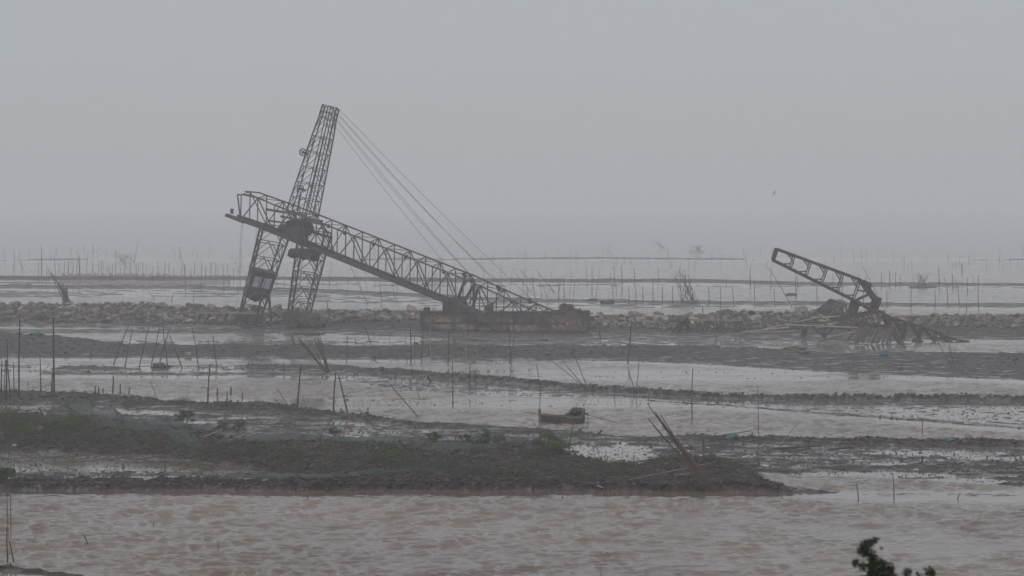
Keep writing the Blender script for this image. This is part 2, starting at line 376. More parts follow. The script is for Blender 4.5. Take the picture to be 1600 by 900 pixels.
class MB:
    def __init__(s): s.v = []; s.f = []
    def bar(s, a, b, w, h=None, n=4, w2=None):
        a = Vector(a); b = Vector(b); d = b - a
        if d.length < 1e-5: return s
        d.normalize(); h = h or w; w2 = w2 if w2 is not None else w; h2 = h * (w2 / w)
        u = d.cross(Vector((0, 0, 1)))
        if u.length < .05: u = d.cross(Vector((0, 1, 0)))
        u.normalize(); t = u.cross(d)
        k = len(s.v)
        for P, ww, hh in ((a, w, h), (b, w2, h2)):
            for i in range(n):
                an = 2 * math.pi * (i + .5) / n; r = .7071 if n == 4 else .5
                s.v.append(P + u * (math.cos(an) * ww * r) + t * (math.sin(an) * hh * r))
        for i in range(n): s.f.append((k + i, k + (i + 1) % n, k + n + (i + 1) % n, k + n + i))
        s.f.append(tuple(k + i for i in reversed(range(n)))); s.f.append(tuple(k + n + i for i in range(n)))
        return s
    def tube(s, pts, r, n=6, r2=None):
        pts = [Vector(p) for p in pts]; k0 = len(s.v); m = len(pts)
        for i, p in enumerate(pts):
            d = (pts[min(i + 1, m - 1)] - pts[max(i - 1, 0)]).normalized()
            u = d.cross(Vector((0, 0, 1)))
            if u.length < .05: u = d.cross(Vector((0, 1, 0)))
            u.normalize(); t = u.cross(d)
            rr = r if r2 is None else r + (r2 - r) * i / (m - 1)
            for j in range(n):
                an = 2 * math.pi * j / n; s.v.append(p + (u * math.cos(an) + t * math.sin(an)) * rr)
        for i in range(m - 1):
            for j in range(n):
                a = k0 + i * n + j; b = k0 + i * n + (j + 1) % n
                s.f.append((a, b, b + n, a + n))
        s.f.append(tuple(k0 + j for j in reversed(range(n)))); s.f.append(tuple(k0 + (m - 1) * n + j for j in range(n)))
        return s
    def hexa(s, p):   # 8 points: bottom 4 ccw, top 4 ccw
        k = len(s.v); s.v += [Vector(q) for q in p]
        for f in ((3, 2, 1, 0), (4, 5, 6, 7), (0, 1, 5, 4), (1, 2, 6, 5), (2, 3, 7, 6), (3, 0, 4, 7)): s.f.append(tuple(k + i for i in f))
        return s
    def blob(s, c, r, seed=0, sub=2, jag=.25):
        bm = bmesh.new(); bmesh.ops.create_icosphere(bm, subdivisions=sub, radius=1)
        k = len(s.v); rr = random.Random(seed); off = rr.random() * 50
        for v in bm.verts:
            p = v.co; n = 1 + jag * float(vn(np.array([p.x * 1.7 + off]), np.array([p.y * 1.7 + p.z * 2.3 + off]), 5)[0])
            s.v.append(Vector((c[0] + p.x * r[0] * n, c[1] + p.y * r[1] * n, c[2] + p.z * r[2] * n)))
        for f in bm.faces: s.f.append(tuple(k + v.index for v in f.verts))
        bm.free(); return s
    def disc(s, c, ax, r, th, n=16, hole=0):
        c = Vector(c); ax = Vector(ax).normalized(); u = ax.orthogonal().normalized(); t = ax.cross(u)
        k = len(s.v)
        ring = [(r, -th / 2), (r, th / 2), (hole, th / 2), (hole, -th / 2)] if hole else [(r, -th / 2), (r, th / 2)]
        for i in range(n):
            an = 2 * math.pi * i / n; d = u * math.cos(an) + t * math.sin(an)
            for rr, z in ring: s.v.append(c + d * rr + ax * z)
        q = len(ring)
        for i in range(n):
            j = (i + 1) % n
            if hole:
                for a in range(4):
                    b = (a + 1) % 4; s.f.append((k + i * 4 + a, k + j * 4 + a, k + j * 4 + b, k + i * 4 + b))
            else: s.f.append((k + i * 2, k + j * 2, k + j * 2 + 1, k + i * 2 + 1))
        if not hole:
            s.f.append(tuple(k + i * 2 + 1 for i in range(n))); s.f.append(tuple(k + i * 2 for i in reversed(range(n))))
        return s
    def build(s, name, mat, parent=None, smooth=False):
        return link_mesh(name, [tuple(v) for v in s.v], s.f, mat, parent, smooth)

# ------------------------------------------------------------------ ground and water sheets
def make_sheets():
    ts = np.linspace(-.235, .235, 900)
    ts = np.concatenate([-np.geomspace(9, .25, 30), ts, np.geomspace(.25, 9, 30)])
    rows = np.arange(PY0 + F * H / 165, 372, -.62)
    Ynear = np.array([-250, -60, -10, 5, 20, 40, 60, 80, 100, 115, 125, 135, 145, 152, 158, 162.])
    Y = np.concatenate([Ynear, F * H / (rows - PY0), np.geomspace(1950, 8600, 24)])
    def grid(ts, Y):
        YY, TT = np.meshgrid(Y, ts, indexing='ij')
        XX = TT * np.clip(YY, 300 if False else 120, None)
        XX = np.clip(XX, -3800, 3800)
        n, m = YY.shape
        idx = np.arange(n * m).reshape(n, m)
        Q = np.stack([idx[:-1, :-1], idx[:-1, 1:], idx[1:, 1:], idx[1:, :-1]], -1).reshape(-1, 4)
        return XX, YY, Q
    # drop degenerate clipped columns
    ts = ts[(ts > -3) & (ts < 3)]
    XX, YY, Q = grid(ts, Y)
    Z, C = height(XX, YY)
    hz = 22.2 - np.maximum(YY, 0) * .152
    Z = np.where(YY < 146, np.maximum(hz, -.6), Z)
    o = big_mesh('ground', np.stack([XX, YY, Z], -1).reshape(-1, 3), Q, M['mud'])
    a = o.data.attributes.new('clay', 'FLOAT', 'POINT'); a.data.foreach_set('value', C.astype(np.float32).ravel())
    o.data.polygons.foreach_set('use_smooth', np.ones(len(o.data.polygons), bool))
    tag(o, 'dark tidal mud with dikes, clods and shallow puddles', None, None, 'structure')
    tw = np.arange(-.232, .232, .00095)
    ts2 = np.concatenate([ts[ts < -.235], tw, ts[ts > .235]])
    Y2 = [166.0]
    while Y2[-1] < 1900: Y2.append(Y2[-1] + .14 * (Y2[-1] / 200) ** 1.75)
    Y2 = np.concatenate([[140, 152, 160], Y2, np.geomspace(1950, 8600, 24)])
    XX, YY, Q = grid(ts2, Y2)
    ii = np.unique(np.append(np.arange(0, XX.shape[0], 2), XX.shape[0] - 1)); jj = np.unique(np.append(np.arange(0, XX.shape[1], 2), XX.shape[1] - 1))
    Zc, _ = height(XX[np.ix_(ii, jj)], YY[np.ix_(ii, jj)])
    Zr = np.zeros((len(ii), XX.shape[1])); ar = np.arange(XX.shape[1])
    for q in range(len(ii)): Zr[q] = np.interp(ar, jj, Zc[q])
    lo = np.clip(np.searchsorted(ii, np.arange(XX.shape[0]), 'right') - 1, 0, len(ii) - 2); fr_ = ((np.arange(XX.shape[0]) - ii[lo]) / (ii[lo + 1] - ii[lo]))[:, None]
    Z = Zr[lo] * (1 - fr_) + Zr[lo + 1] * fr_
    calm = sstep(-.50, -.10, Z)
    # wind chop: short ragged crests, roughly across the view, dying out over the shallows
    wx = fbm(XX / 5, YY / 7, 61, 2) * 1.3
    def ridge(x, y, sd): return 1 - np.abs(vn(x, y, sd)) * 2
    gust = .5 + .55 * sstep(-.5, .5, fbm(XX / 2.6, YY / 4.5, 63, 2)) + .5 * fbm(XX / 25, YY / 40, 62, 2)
    rx, ry = XX * .985 + YY * .17, YY * .985 - XX * .17
    W = 1.0 * ridge(rx / 1.05 + wx, ry / 1.05 + wx, 65) + .40 * ridge(rx / .5 + wx, ry / .62, 67) + .9 * vn(rx / 3.1, ry / 2.4, 69)
    W = W * gust * CHOP * (1 - calm * .97) * (.45 + .55 * sstep(900, 420, YY)) * sstep(3500, 900, YY) - .01
    o = big_mesh('water', np.stack([XX, YY, W], -1).reshape(-1, 3), Q, M['water'])
    o.data.polygons.foreach_set('use_smooth', np.ones(len(o.data.polygons), bool))
    a = o.data.attributes.new('calm', 'FLOAT', 'POINT'); a.data.foreach_set('value', calm.astype(np.float32).ravel())
    tag(o, 'rippled silty grey-brown water lying between mud dikes', None, None, 'structure')
make_sheets()

# haze
mb = MB(); x0, x1, y0, y1, z0, z1 = -4000, 4000, -320, 9000, -1.8, 48
mb.hexa([(x0, y0, z0), (x1, y0, z0), (x1, y1, z0), (x0, y1, z0), (x0, y0, z1), (x1, y0, z1), (x1, y1, z1), (x0, y1, z1)])
hm = bpy.data.materials.new('haze'); hm.use_nodes = True; t = hm.node_tree; t.nodes.clear()
out = t.nodes.new('ShaderNodeOutputMaterial'); pv = t.nodes.new('ShaderNodeVolumePrincipled')
pv.inputs['Color'].default_value = HAZE_COLOR; pv.inputs['Density'].default_value = HAZE_DENSITY; pv.inputs['Anisotropy'].default_value = .2
t.links.new(pv.outputs[0], out.inputs['Volume'])
tag(mb.build('haze', hm), 'pale grey sea haze over the mudflats', None, None, 'stuff')

# ------------------------------------------------------------------ wrecked crane barge
class Plane:
    """a vertical plane in plan view; turns survey marks into points of it, off = metres behind it"""
    def __init__(s, X0, Y0, slope):
        s.X0, s.Y0, s.k = X0, Y0, slope; L = math.hypot(1, slope)
        s.d = Vector((1 / L, slope / L, 0)); s.n = Vector((-slope / L, 1 / L, 0))
    def __call__(s, px, py, off=0.0, along=0.0):
        a = (px - 800) / F
        Y = (s.Y0 - s.k * s.X0) / (1 - s.k * a)
        return Vector((a * Y, Y, H - (py - PY0) / F * Y)) + s.n * off + s.d * along
CP = Plane(-1.85, 527, -.42)
def lerp(a, b, t): return a + (b - a) * t
def lattice_tower(mb, mbB, lv, wleg, wbr, fr=(.42, .58), skip=()):
    """lv: list of (pxL, pyL, pxR, pyR) levels bottom to top"""
    rings = []
    for (xl, yl, xr, yr) in lv:
        L = CP(xl, yl); R = CP(xr, yr); W = (R - L).length
        Fp = L.lerp(R, fr[0]) + CP.n * (-W * .5); B = L.lerp(R, fr[1]) + CP.n * (W * .5)
        rings.append((L, Fp, R, B))
    for i in range(len(rings) - 1):
        for k in range(4): mb.bar(rings[i][k], rings[i + 1][k], wleg)
    for i, r in enumerate(rings):
        for k in range(4): mbB.bar(r[k], r[(k + 1) % 4], wbr * 1.1)
        if i == len(rings) - 1: break
        n = rings[i + 1]
        if i in skip: continue
        for k in range(4):
            k2 = (k + 1) % 4
            m = n[k].lerp(n[k2], .5)
            mbB.bar(r[k].lerp(n[k], .08), m, wbr); mbB.bar(r[k2].lerp(n[k2], .08), m, wbr)
            if k in (0, 2) and i % 2 == 0: mbB.bar(r[k], n[k2].lerp(r[k2], .25), wbr * .8)
    return rings
def join(a, b):
    k = len(a.v); a.v += b.v; a.f += [tuple(i + k for i in f) for f in b.f]; return a
def levels(b, t, n):
    return [tuple(lerp(b[j], t[j], i / n) for j in range(4)) for i in range(n + 1)]

tower = thing('crane_tower', CP(440, 508), 'rusty lattice crane mast leaning over the mudflat on two splayed lattice legs', 'crane tower')
a, b_ = MB(), MB()
rt = lattice_tower(a, b_, levels((447, 330, 497, 340), (504, 163, 530, 171), 7)[:6] + [(498.6, 181, 525.4, 189.5), (501, 172, 527.6, 180), (504, 163, 530, 171)], .2, .10)
# twin inner guides seen between the corner legs
for off in (-.6, .6):
    a.bar(CP(474, 336, off), CP(515, 166, off), .15); a.bar(CP(481, 336, off), CP(519, 167, off), .15)
for i in range(12):
    t_ = i / 11; b_.bar(CP(lerp(474, 515, t_), lerp(336, 166, t_)), CP(lerp(481, 519, t_), lerp(336, 167, t_)), .1)
join(a, b_).build('lattice_mast', M['steel'], tower)
a, b_ = MB(), MB()
lattice_tower(a, b_, levels((371.5, 500, 405, 505), (408, 348, 455, 362), 6), .27, .13, (.36, .52))
join(a, b_).build('lattice_leg', M['steel'], tower)
a, b_ = MB(), MB()
lattice_tower(a, b_, levels((449, 492, 483, 497), (468, 352, 518, 365), 6), .26, .13, (.42, .55))
join(a, b_).build('lattice_leg', M['steel'], tower)
# cross head with gear where legs, mast and boom meet
a = MB()
for (x0, y0, x1, y1, ww, off) in [(428, 327, 490, 337, .55, -3.2), (452, 338, 516, 350, .5, -3.4), (409, 345, 470, 352, .4, 2.5), (488, 341, 515, 347, .9, -3.3), (470, 330, 484, 372, .45, -3), (484, 338, 490, 384, .35, -3.3), (440, 352, 508, 372, .5, 3)]:
    a.bar(CP(x0, y0, off), CP(x1, y1, off), ww, ww * .8)
a.build('cross_head', M['truss'], tower)
a = MB()
a.hexa([CP(440, 358, -2), CP(470, 368, -2), CP(470, 368, 1), CP(440, 358, 1), CP(447, 350, -2), CP(468, 352, -2), CP(468, 352, 1), CP(447, 350, 1)])
a.blob(CP(461, 350, -.6), (1.6, 1.2, 1.0), 4); a.disc(CP(477, 361, -2.2), CP.n, 1.9, .7, 18); a.disc(CP(482, 357, -1), CP.n, 1.5, .6, 18)
a.blob(CP(478, 378, -1), (1.1, 1, .9), 5)
a.build('winch_gear', M['steel'], tower)
a = MB()
a.hexa([CP(461, 396, -2.4), CP(494, 404, -2.4), CP(494, 404, 1.4), CP(461, 396, 1.4), CP(462, 388, -2.4), CP(496, 392, -2.4), CP(496, 392, 1.4), CP(462, 388, 1.4)])
a.blob(CP(462, 395, -1), (1.1, 1.2, .9), 8); a.blob(CP(479, 397, -1.4), (1.9, 1.2, 1.0), 9); a.blob(CP(494, 400, -1), (.9, 1, 1.0), 10)
a.disc(CP(490, 396, -2.6), CP.n, 1.0, .5, 14)
a.build('hook_block', M['steel'], tower)
for (x, y, r) in ((481.5, 238, .74), (477.5, 295, .74)):
    a = MB(); a.disc(CP(x, y, -2.2), CP.n, r, .2, 20, r * .8)
    for k in range(4):
        an = math.pi * k / 4; dd = (CP.d * math.cos(an) + Vector((0, 0, 1)) * math.sin(an)) * r * .85
        a.bar(CP(x, y, -2.2) - dd, CP(x, y, -2.2) + dd, .1)
    a.bar(CP(x, y, -2.2), CP(x + 4, y + 3, -1), .3)
    sv = a.build('sheave', M['steel'], tower)
a = MB()
a.bar(CP(477, 302, -1.9), CP(472, 330, -1.9), .28); a.build('sheave_hanger', M['steel'], tower)
# control cab on the left leg
cq = lambda u, v, off: CP(lerp(391, 399.5, v) + u * lerp(37, 36, v) , lerp(459, 417, v) + u * lerp(9, 13, v), off)
def cabq(u, v, off): return cq(u, v, off)
a = MB()
FR, BK, COR = -3.4, 1.0, .36
pb = [(0.0, -1.2), (COR, FR), (1.02, -.2), (.62, BK + 1)]
def cabpt(i, v): u, off = pb[i]; return CP(lerp(384, 396, v) + u * 36, lerp(456, 420, v) + u * 10, off)
th = .14
for i in range(4):
    j = (i + 1) % 4
    # wall as frame with window opening
    def wp(s, v): return cabpt(i, v).lerp(cabpt(j, v), s)
    cx = sum((cabpt(k, .5) for k in range(4)), Vector()) / 4
    nn = (wp(.5, .5) - cx); nn.z = 0; nn.normalize()
    def slab(s0, s1, v0, v1):
        A, B, C_, D = wp(s0, v0), wp(s1, v0), wp(s1, v1), wp(s0, v1)
        a.hexa([A, B, B - nn * th, A - nn * th, D, C_, C_ - nn * th, D - nn * th])
    slab(0, 1, 0, .38); slab(0, 1, .82, 1.0); slab(0, .14, .38, .82); slab(.88, 1, .38, .82)
    if i == 1: slab(.46, .54, .38, .82)
cab = a.build('control_cab', M['rust'], tower)
for i in range(4):
    j = (i + 1) % 4
    a = MB()
    A, B = cabpt(i, .38), cabpt(j, .38); C_, D = cabpt(j, .82), cabpt(i, .82)
    P0, P1, P2, P3 = A.lerp(B, .14), A.lerp(B, .88), D.lerp(C_, .88), D.lerp(C_, .14)
    cx = sum((cabpt(k, .5) for k in range(4)), Vector()) / 4; nn = (P0 + P1) / 2 - cx; nn.z = 0; nn.normalize()
    a.hexa([P0 - nn * .06, P1 - nn * .06, P1 - nn * .09, P0 - nn * .09, P3 - nn * .06, P2 - nn * .06, P2 - nn * .09, P3 - nn * .09])
    if i < 2:
        win = a.build('window', M['glass'], cab); a = MB()
        for s_ in (.33, .66): a.bar(P0.lerp(P1, s_), P3.lerp(P2, s_), .07)
        a.build('window_bar', M['rust'], cab)
a = MB(); top = [cabpt(k, 1.0) for k in range(4)]; cc = sum(top, Vector()) / 4
up = Vector((.02, 0, .25))
a.hexa([cc + (p - cc) * 1.12 for p in top] + [cc + (p - cc) * 1.12 + up * (2.4 if k in (0, 1) else 1) for k, p in enumerate(top)])
a.build('roof', M['truss'], cab)
a = MB(); a.blob(CP(405, 460, -1.5), (2.0, 1.6, 1.1), 3, jag=.4); a.bar(CP(390, 457, -2), CP(421, 466, -2), .5); a.build('cab_floor_gear', M['steel'], cab)
a = MB(); a.bar(CP(424, 462, -1), CP(427.5, 502, -1), .55, .3); a.build('broken_upright', M['steel'], tower)
a = MB()
for (x, y, r, sd_) in [(466, 497, (2.6, 2, 1.2), 1), (482, 500, (2.8, 2, 1.3), 2), (497, 506, (1.6, 1.6, 1.0), 3), (455, 500, (1.4, 1.4, 1.0), 6)]: a.blob(CP(x, y, -.5), r, sd_, jag=.5)
a.disc(CP(458, 494, -2.6), CP.n, 1.0, .4, 16); a.disc(CP(468, 491, -2.6), CP.n, .9, .4, 16)
for i in range(14): a.bar(CP(452 + i * 4, 498 + (i * 7) % 9, -3), CP(458 + i * 4, 507 + (i * 5) % 7, -2.4), .2)
a.bar(CP(450, 503, -3.4), CP(480, 506, -3.4), 1.0, .5)
a.build('foot_wreckage', M['rust'], tower)
a = MB()
for (x, y, r, sd_) in [(383, 498, (1.6, 1.5, .9), 11), (398, 502, (1.5, 1.5, .9), 12)]: a.blob(CP(x, y, 0), r, sd_, jag=.5)
a.build('foot_wreckage', M['rust'], tower)
# stay cables from the mast head to the boom and the barge
def wire(p, q, sag=.6, r=.035, n=14):
    return MB().tube([p.lerp(q, i / n) - Vector((0, 0, sag * 4 * (i / n) * (1 - i / n))) for i in range(n + 1)], r, 4)
for (x0, y0, x1, y1, sg) in [(530, 172, 832, 470, .5), (529, 179, 783, 450, .6), (529, 182, 790, 452, .9), (527, 188, 730, 425, .4), (527, 191, 735, 431, .8), (525.5, 200, 696, 414, .3)]:
    wire(CP(x0, y0, .3), CP(x1, y1, .3), sg).build('stay_cable', M['cable'], tower)
for (x0, y0, x1, y1) in [(381.5, 346, 373, 480), (383.5, 346, 375.5, 474), (404.5, 357, 401, 430), (486, 225, 482, 262)]:
    wire(CP(x0, y0, -1), CP(x1, y1, -1), .1, .03).build('hanging_wire', M['cable'], tower)

# boom
boom = thing('crane_boom', CP(700, 488), 'long rusty lattice crane boom slanting from the mast down onto the barge', 'crane boom')
def interp(tab, x):
    return float(np.interp(x, [p[0] for p in tab], [p[1] for p in tab]))
topF = [(378, 304), (400, 305), (440, 322), (510, 349), (735, 437), (858, 493)]      # front upper chord
topB = [(376, 299), (398, 301), (440, 316), (510, 343), (735, 431), (800, 461), (866, 489)]   # rear upper chord
botF = [(361, 336), (410, 353), (690, 466), (706, 472), (715, 488), (860, 497)]
WB = 3.6
ch, br, bt = MB(), MB(), MB()
def poly(mb, tab, off, w, h=None):
    for p, q in zip(tab[:-1], tab[1:]): mb.bar(CP(*p, off), CP(*q, off), w, h or w)
poly(ch, topF, -WB / 2, .26); poly(ch, topB, WB / 2, .26)
poly(bt, [(361, 336), (410, 353), (690, 466), (704, 471)], -WB / 2, .5, .66); poly(bt, [(364, 337.5), (413, 354), (693, 467), (706, 472)], WB / 2, .4, .6)
xs = [382, 404, 428, 452, 476, 500, 515] + [516 + 25.2 * i for i in range(1, 8)]
xs = [384, 410, 436, 462, 488, 512, 534, 560, 585, 610, 635, 659, 682, 706, 730, 756, 782, 808, 832, 850]
def bx_(x): return x - 1.0      # panels stand square to the leaning chord
for i, x in enumerate(xs):
    tf, tb = CP(x, interp(topF, x), -WB / 2), CP(x, interp(topB, x), WB / 2)
    x2 = bx_(x); bf, bb = CP(x2, interp(botF, x2), -WB / 2), CP(x2, interp(botF, x2) - 2, WB / 2)
    wv = .2
    br.bar(tf, bf, wv); br.bar(tb, bb, wv); br.bar(tf, tb, .15); bt.bar(bf, bb, .2)
    if i + 1 < len(xs):
        xn = xs[i + 1]; tf2, tb2 = CP(xn, interp(topF, xn), -WB / 2), CP(xn, interp(topB, xn), WB / 2)
        x3 = bx_(xn); bf2, bb2 = CP(x3, interp(botF, x3), -WB / 2), CP(x3, interp(botF, x3) - 2, WB / 2)
        if i % 2: br.bar(tf, bf2, .19); br.bar(bb, tb2, .15)
        else: br.bar(bf, tf2, .19); br.bar(tb, bb2, .15)
        if i % 2: br.bar(tf, tb2, .12)
        ch.bar(tf + Vector((0, 0, .05)), tf2, .2)
for i, x in enumerate([520, 545, 590, 640, 700, 755, 805]):   # lug plates
    ch.blob(CP(x, interp(topF, x) + 1, -WB / 2), (.45, .4, .4), i, 1)
ch.build('upper_chords', M['truss'], boom); br.build('lattice_bracing', M['truss'], boom); bt.build('lower_chords', M['rust'], boom)
a = MB(); a.bar(CP(362, 336, -2.2), CP(390, 347, -2.2), .9, .5); a.bar(CP(370, 334, -2), CP(370.5, 326, -2), .35, .5); a.bar(CP(383, 338, -2), CP(379, 305, -2), .2); a.build('boom_tip', M['rust'], boom)
a = MB(); a.bar(CP(723, 474, -2.5), CP(768, 491, -2.5), .9, .7); a.build('slipped_beam', M['truss'], boom)
for (x, y, l) in [(730, 428, 5), (783, 448, 6), (832, 468, 6)]:
    a = MB(); a.bar(CP(x - 2, y, -1), CP(x + 1, y + l, -1), .6, .5); a.blob(CP(x - 1.5, y, -1), (.45, .4, .45), int(x), 1); a.build('cable_anchor', M['steel'], boom)

# barge hull
barge = thing('barge', CP(785, 521), 'long flat rusty steel barge with flaking plates stranded on the mud', 'barge')
def hull():
    a = MB(); B = 7.0
    st = [(658, 517, 487), (662, 518.5, 487), (700, 519, 487.5), (760, 520, 488), (820, 521.5, 488), (868, 522.5, 487.5), (880, 523, 486)]
    rows = 7; rng = random.Random(3)
    # front shell with slight dents, ring per station: front top.. front bottom, back bottom, back top
    secs = []
    for i, (x, yb, yt) in enumerate(np.array([[np.interp(t_, [s_[0] for s_ in st], [s_[c] for s_ in st]) for c in (0, 1, 2)] for t_ in np.linspace(658, 880, 34)])):
        sec = []
        e = 0 if i > 1 else (.6, .2)[i]
        for r in range(rows + 1):
            y = lerp(yt, yb, r / rows); dent = (rng.random() - .5) * .16 + (.0 if r < rows else .35)
            sec.append(CP(x, y, dent + e))
        bot = CP(x, yb, B); topb = CP(x, yt, B)
        sec += [Vector((bot.x, bot.y, sec[rows].z - .1)), Vector((topb.x, topb.y, sec[0].z))]
        secs.append(sec)
    # rounded right end
    c0 = CP(880, 486, B / 2)
    base = secs[-1]
    for k in range(1, 9):
        an = math.pi / 2 * k / 9 * 1.0
        sec = []
        for q, p in enumerate(base):
            off = (p - base[0]).dot(CP.n)
            back = off > B / 2
            s_ = math.sin(an); c_ = math.cos(an)
            rad = 3.4
            pull = (1 - c_) * (B / 2 - .9) * (-1 if back else 1)
            rake = 0 if q not in (rows, rows + 1) else -.5 * s_
            sec.append(p + CP.d * (rad * s_ + rake) + CP.n * pull)
        secs.append(sec)
    n = len(secs[0])
    for s_ in secs: a.v += s_
    for i in range(len(secs) - 1):
        for j in range(n): a.f.append((i * n + j, i * n + (j + 1) % n, (i + 1) * n + (j + 1) % n, (i + 1) * n + j))
    a.f.append(tuple(range(n))); a.f.append(tuple((len(secs) - 1) * n + j for j in reversed(range(n))))
    for v in a.v: v.z -= .0
    return a
hull().build('hull', M['hull'], barge)
a = MB()
a.bar(CP(658, 487.5, -.2), CP(720, 488, -.15), .35, .3); a.bar(CP(720, 488, -.15), CP(885, 487.5, -.15), .22, .3)
for x in (676, 731, 742, 803, 860): a.bar(CP(x, 489, -.12), CP(x, 517, -.02), .14, .1)
a.bar(CP(660, 504, -.1), CP(884, 505, -.1), .12, .25)
a.build('rubbing_strake', M['rust'], barge)
a = MB(); a.bar(CP(724, 501, -.35), CP(765, 508, -.35), .5, .25); a.bar(CP(765, 508, -.35), CP(784, 521, -.9), .35, .25); a.bar(CP(726, 498, -.35), CP(745, 500, -.35), .25); a.build('hanging_plank', M['wood_dark'], barge)
a = MB(); a.blob(CP(661, 484, 1.2), (.5, .6, .5), 2, 1); a.blob(CP(665, 484, 1.2), (.45, .5, .6), 7, 1); a.bar(CP(658, 488, 1), CP(668, 486, 1), .6, .4); a.build('bollard', M['steel'], barge)
a = MB(); a.bar(CP(659, 489, -.15), CP(660, 517, -.1), .55, .4); a.bar(CP(661, 503, -.1), CP(682, 516, -.2), .5); a.build('end_frame', M['steel'], barge)
# deckhouse carrying the boom foot
a = MB()
a.hexa([CP(690, 489, .4), CP(719, 489.5, .4), CP(719, 489.5, 4.6), CP(690, 489, 4.6), CP(690, 465, .4), CP(712, 465, .4), CP(712, 465, 4.6), CP(690, 465, 4.6)])
dk = a.build('deckhouse', M['rust'], barge)
a = MB(); a.hexa([CP(695, 489, .30), CP(705, 489, .30), CP(705, 489, .37), CP(695, 489, .37), CP(695, 469, .30), CP(704, 469, .30), CP(704, 469, .37), CP(695, 469, .37)]); a.build('doorway', M['steel'], dk)
a = MB()
for p, q in [((733, 489), (743, 452)), ((711, 470), (722, 440)), ((712, 487), (737, 446)), ((722, 440), (737, 438)), ((737, 438), (737, 488))]: a.bar(CP(*p, 1), CP(*q, 1), .55, .4)
a.build('support_frame', M['rust'], barge)
a = MB(); a.hexa([CP(752, 485, 1), CP(766, 489, 1), CP(766, 489, 1.5), CP(752, 485, 1.5), CP(757, 477, 1), CP(766, 472, 1), CP(766, 472, 1.5), CP(757, 477, 1.5)]); a.build('torn_plate', M['truss'], barge)
# winch and machinery at the right end
a = MB(); a.hexa([CP(862, 490, .3), CP(888, 489, .3), CP(888, 489, 4), CP(862, 490, 4), CP(864, 484.5, .3), CP(888, 484, .3), CP(888, 484, 4), CP(864, 484.5, 4)]); a.build('machine_bed', M['steel'], barge)
a = MB(); a.disc(CP(879.5, 481, .6), CP.n, .82, .7, 22); a.disc(CP(879.5, 481, 2.4), CP.n, .6, 3.0, 16); a.disc(CP(889, 486.5, .5), CP.n, .5, .6, 16); a.build('winch_drum', M['rust'], barge)
a = MB()
for (x, y, r) in [(887, 482, .35), (891, 484, .45), (895, 485, .4), (898, 486, .4), (902, 487, .35), (903, 484.6, .3)]: a.blob(CP(x, y, .9), (r, r, r * 1.2), int(x), 1)
a.bar(CP(884, 480, 1), CP(894, 484, 1), .25); a.bar(CP(889, 479, 1), CP(889, 487, 1), .2); a.bar(CP(903, 484, 1), CP(903, 490, 1), .25); a.build('winch_gear', M['rust'], barge)
# broken mooring block beside the barge
g = gp(922, 513); fl = thing('steel_wreckage', g, 'rusty broken steel block lying in mud at the right end of the barge', 'wreckage')
P = lambda x, y, o=0: up_to(g, x, y) + Vector((0, o, 0))
a = MB(); a.hexa([P(919, 502), P(928, 502), P(928, 502, 1.2), P(919, 502, 1.2), P(919, 494), P(928, 494.5), P(928, 494.5, 1.2), P(919, 494, 1.2)]); a.blob(P(921, 511, .3), (1.5, .8, .9), 3, jag=.4); a.blob(P(915, 508, .3), (.8, .6, 1.2), 5, jag=.4); a.bar(P(911, 497), P(921, 503), .3); a.build('block', M['rust'], fl)

# collapsed flat truss at the foot of the mast
g = gp(340, 514); ft = thing('fallen_truss', g, 'collapsed rusty lattice truss lying along the bank left of the mast', 'truss')
P = lambda x, y, o=0: up_to(g, x, y) + Vector((0, o, 0))
a, c = MB(), MB()
for o in (0, 2.2):
    c.bar(P(306, 489, o), P(402, 490, o), .22); 
    for i, x in enumerate(range(300, 400, 14)):
        if i % 2 == 0: a.bar(P(x, 511, o), P(x + 16, 489.5, o), .17)
        else: a.bar(P(x + 2, 511, o), P(x + 14, 489.5, o), .17)
        a.bar(P(x + 10, 489.5, o), P(x + 12, 511, o), .13)
c.bar(P(276, 508, 0), P(368, 510.5, 0), .32, .3); c.bar(P(368, 510.5), P(380, 515), .3)
a.bar(P(402, 489), P(428, 515), .25); a.bar(P(402, 490), P(386, 515), .25); a.bar(P(409, 497), P(415, 515), .25)
a.bar(P(402, 489.6, 0), P(402, 489.6, 2.2), .15); a.bar(P(306, 489, 0), P(306, 489, 2.2), .15)
for x in range(311, 400, 14): a.bar(P(x, 489.6, 0), P(x, 489.6, 2.2), .13)
c.build('chord', M['paleiron'], ft); a.build('bracing', M['truss'], ft)

# ------------------------------------------------------------------ wrecked gantry on the right
WP = Plane(120, 497, .10)
gan = thing('gantry_boom', WP(1355, 522), 'rusty open-frame gantry arm tilted up to the left above broken slatted decks', 'gantry')
a = MB()
TOPC = [(1214, 389), (1345, 437)]; BOTC = [(1209, 406.5), (1368, 487)]
for o in (0, 1.6):
    a.bar(WP(1214, 389, o), WP(1345, 437, o), .38, .42); a.bar(WP(1209, 406.5, o), WP(1337, 470, o), .38, .42); a.bar(WP(1337, 470, o), WP(1371, 489, o), .5, .45)
a.bar(WP(1214, 389, 0), WP(1214, 389, 1.6), .3); a.bar(WP(1345, 437, 0), WP(1345, 437, 1.6), .3)
a.build('main_beams', M['rust'], gan)
for o in (0, 1.6): MB().bar(WP(1214.3, 390, o), WP(1209.3, 406, o), .42).build('end_post', M['steel'], gan)
a = MB()
pairs = [((1241, 399.5), (1235, 417)), ((1266.5, 409), (1260, 429)), ((1292, 419), (1284, 441)), ((1317, 428), (1309, 454)), ((1343, 438), (1334, 466))]
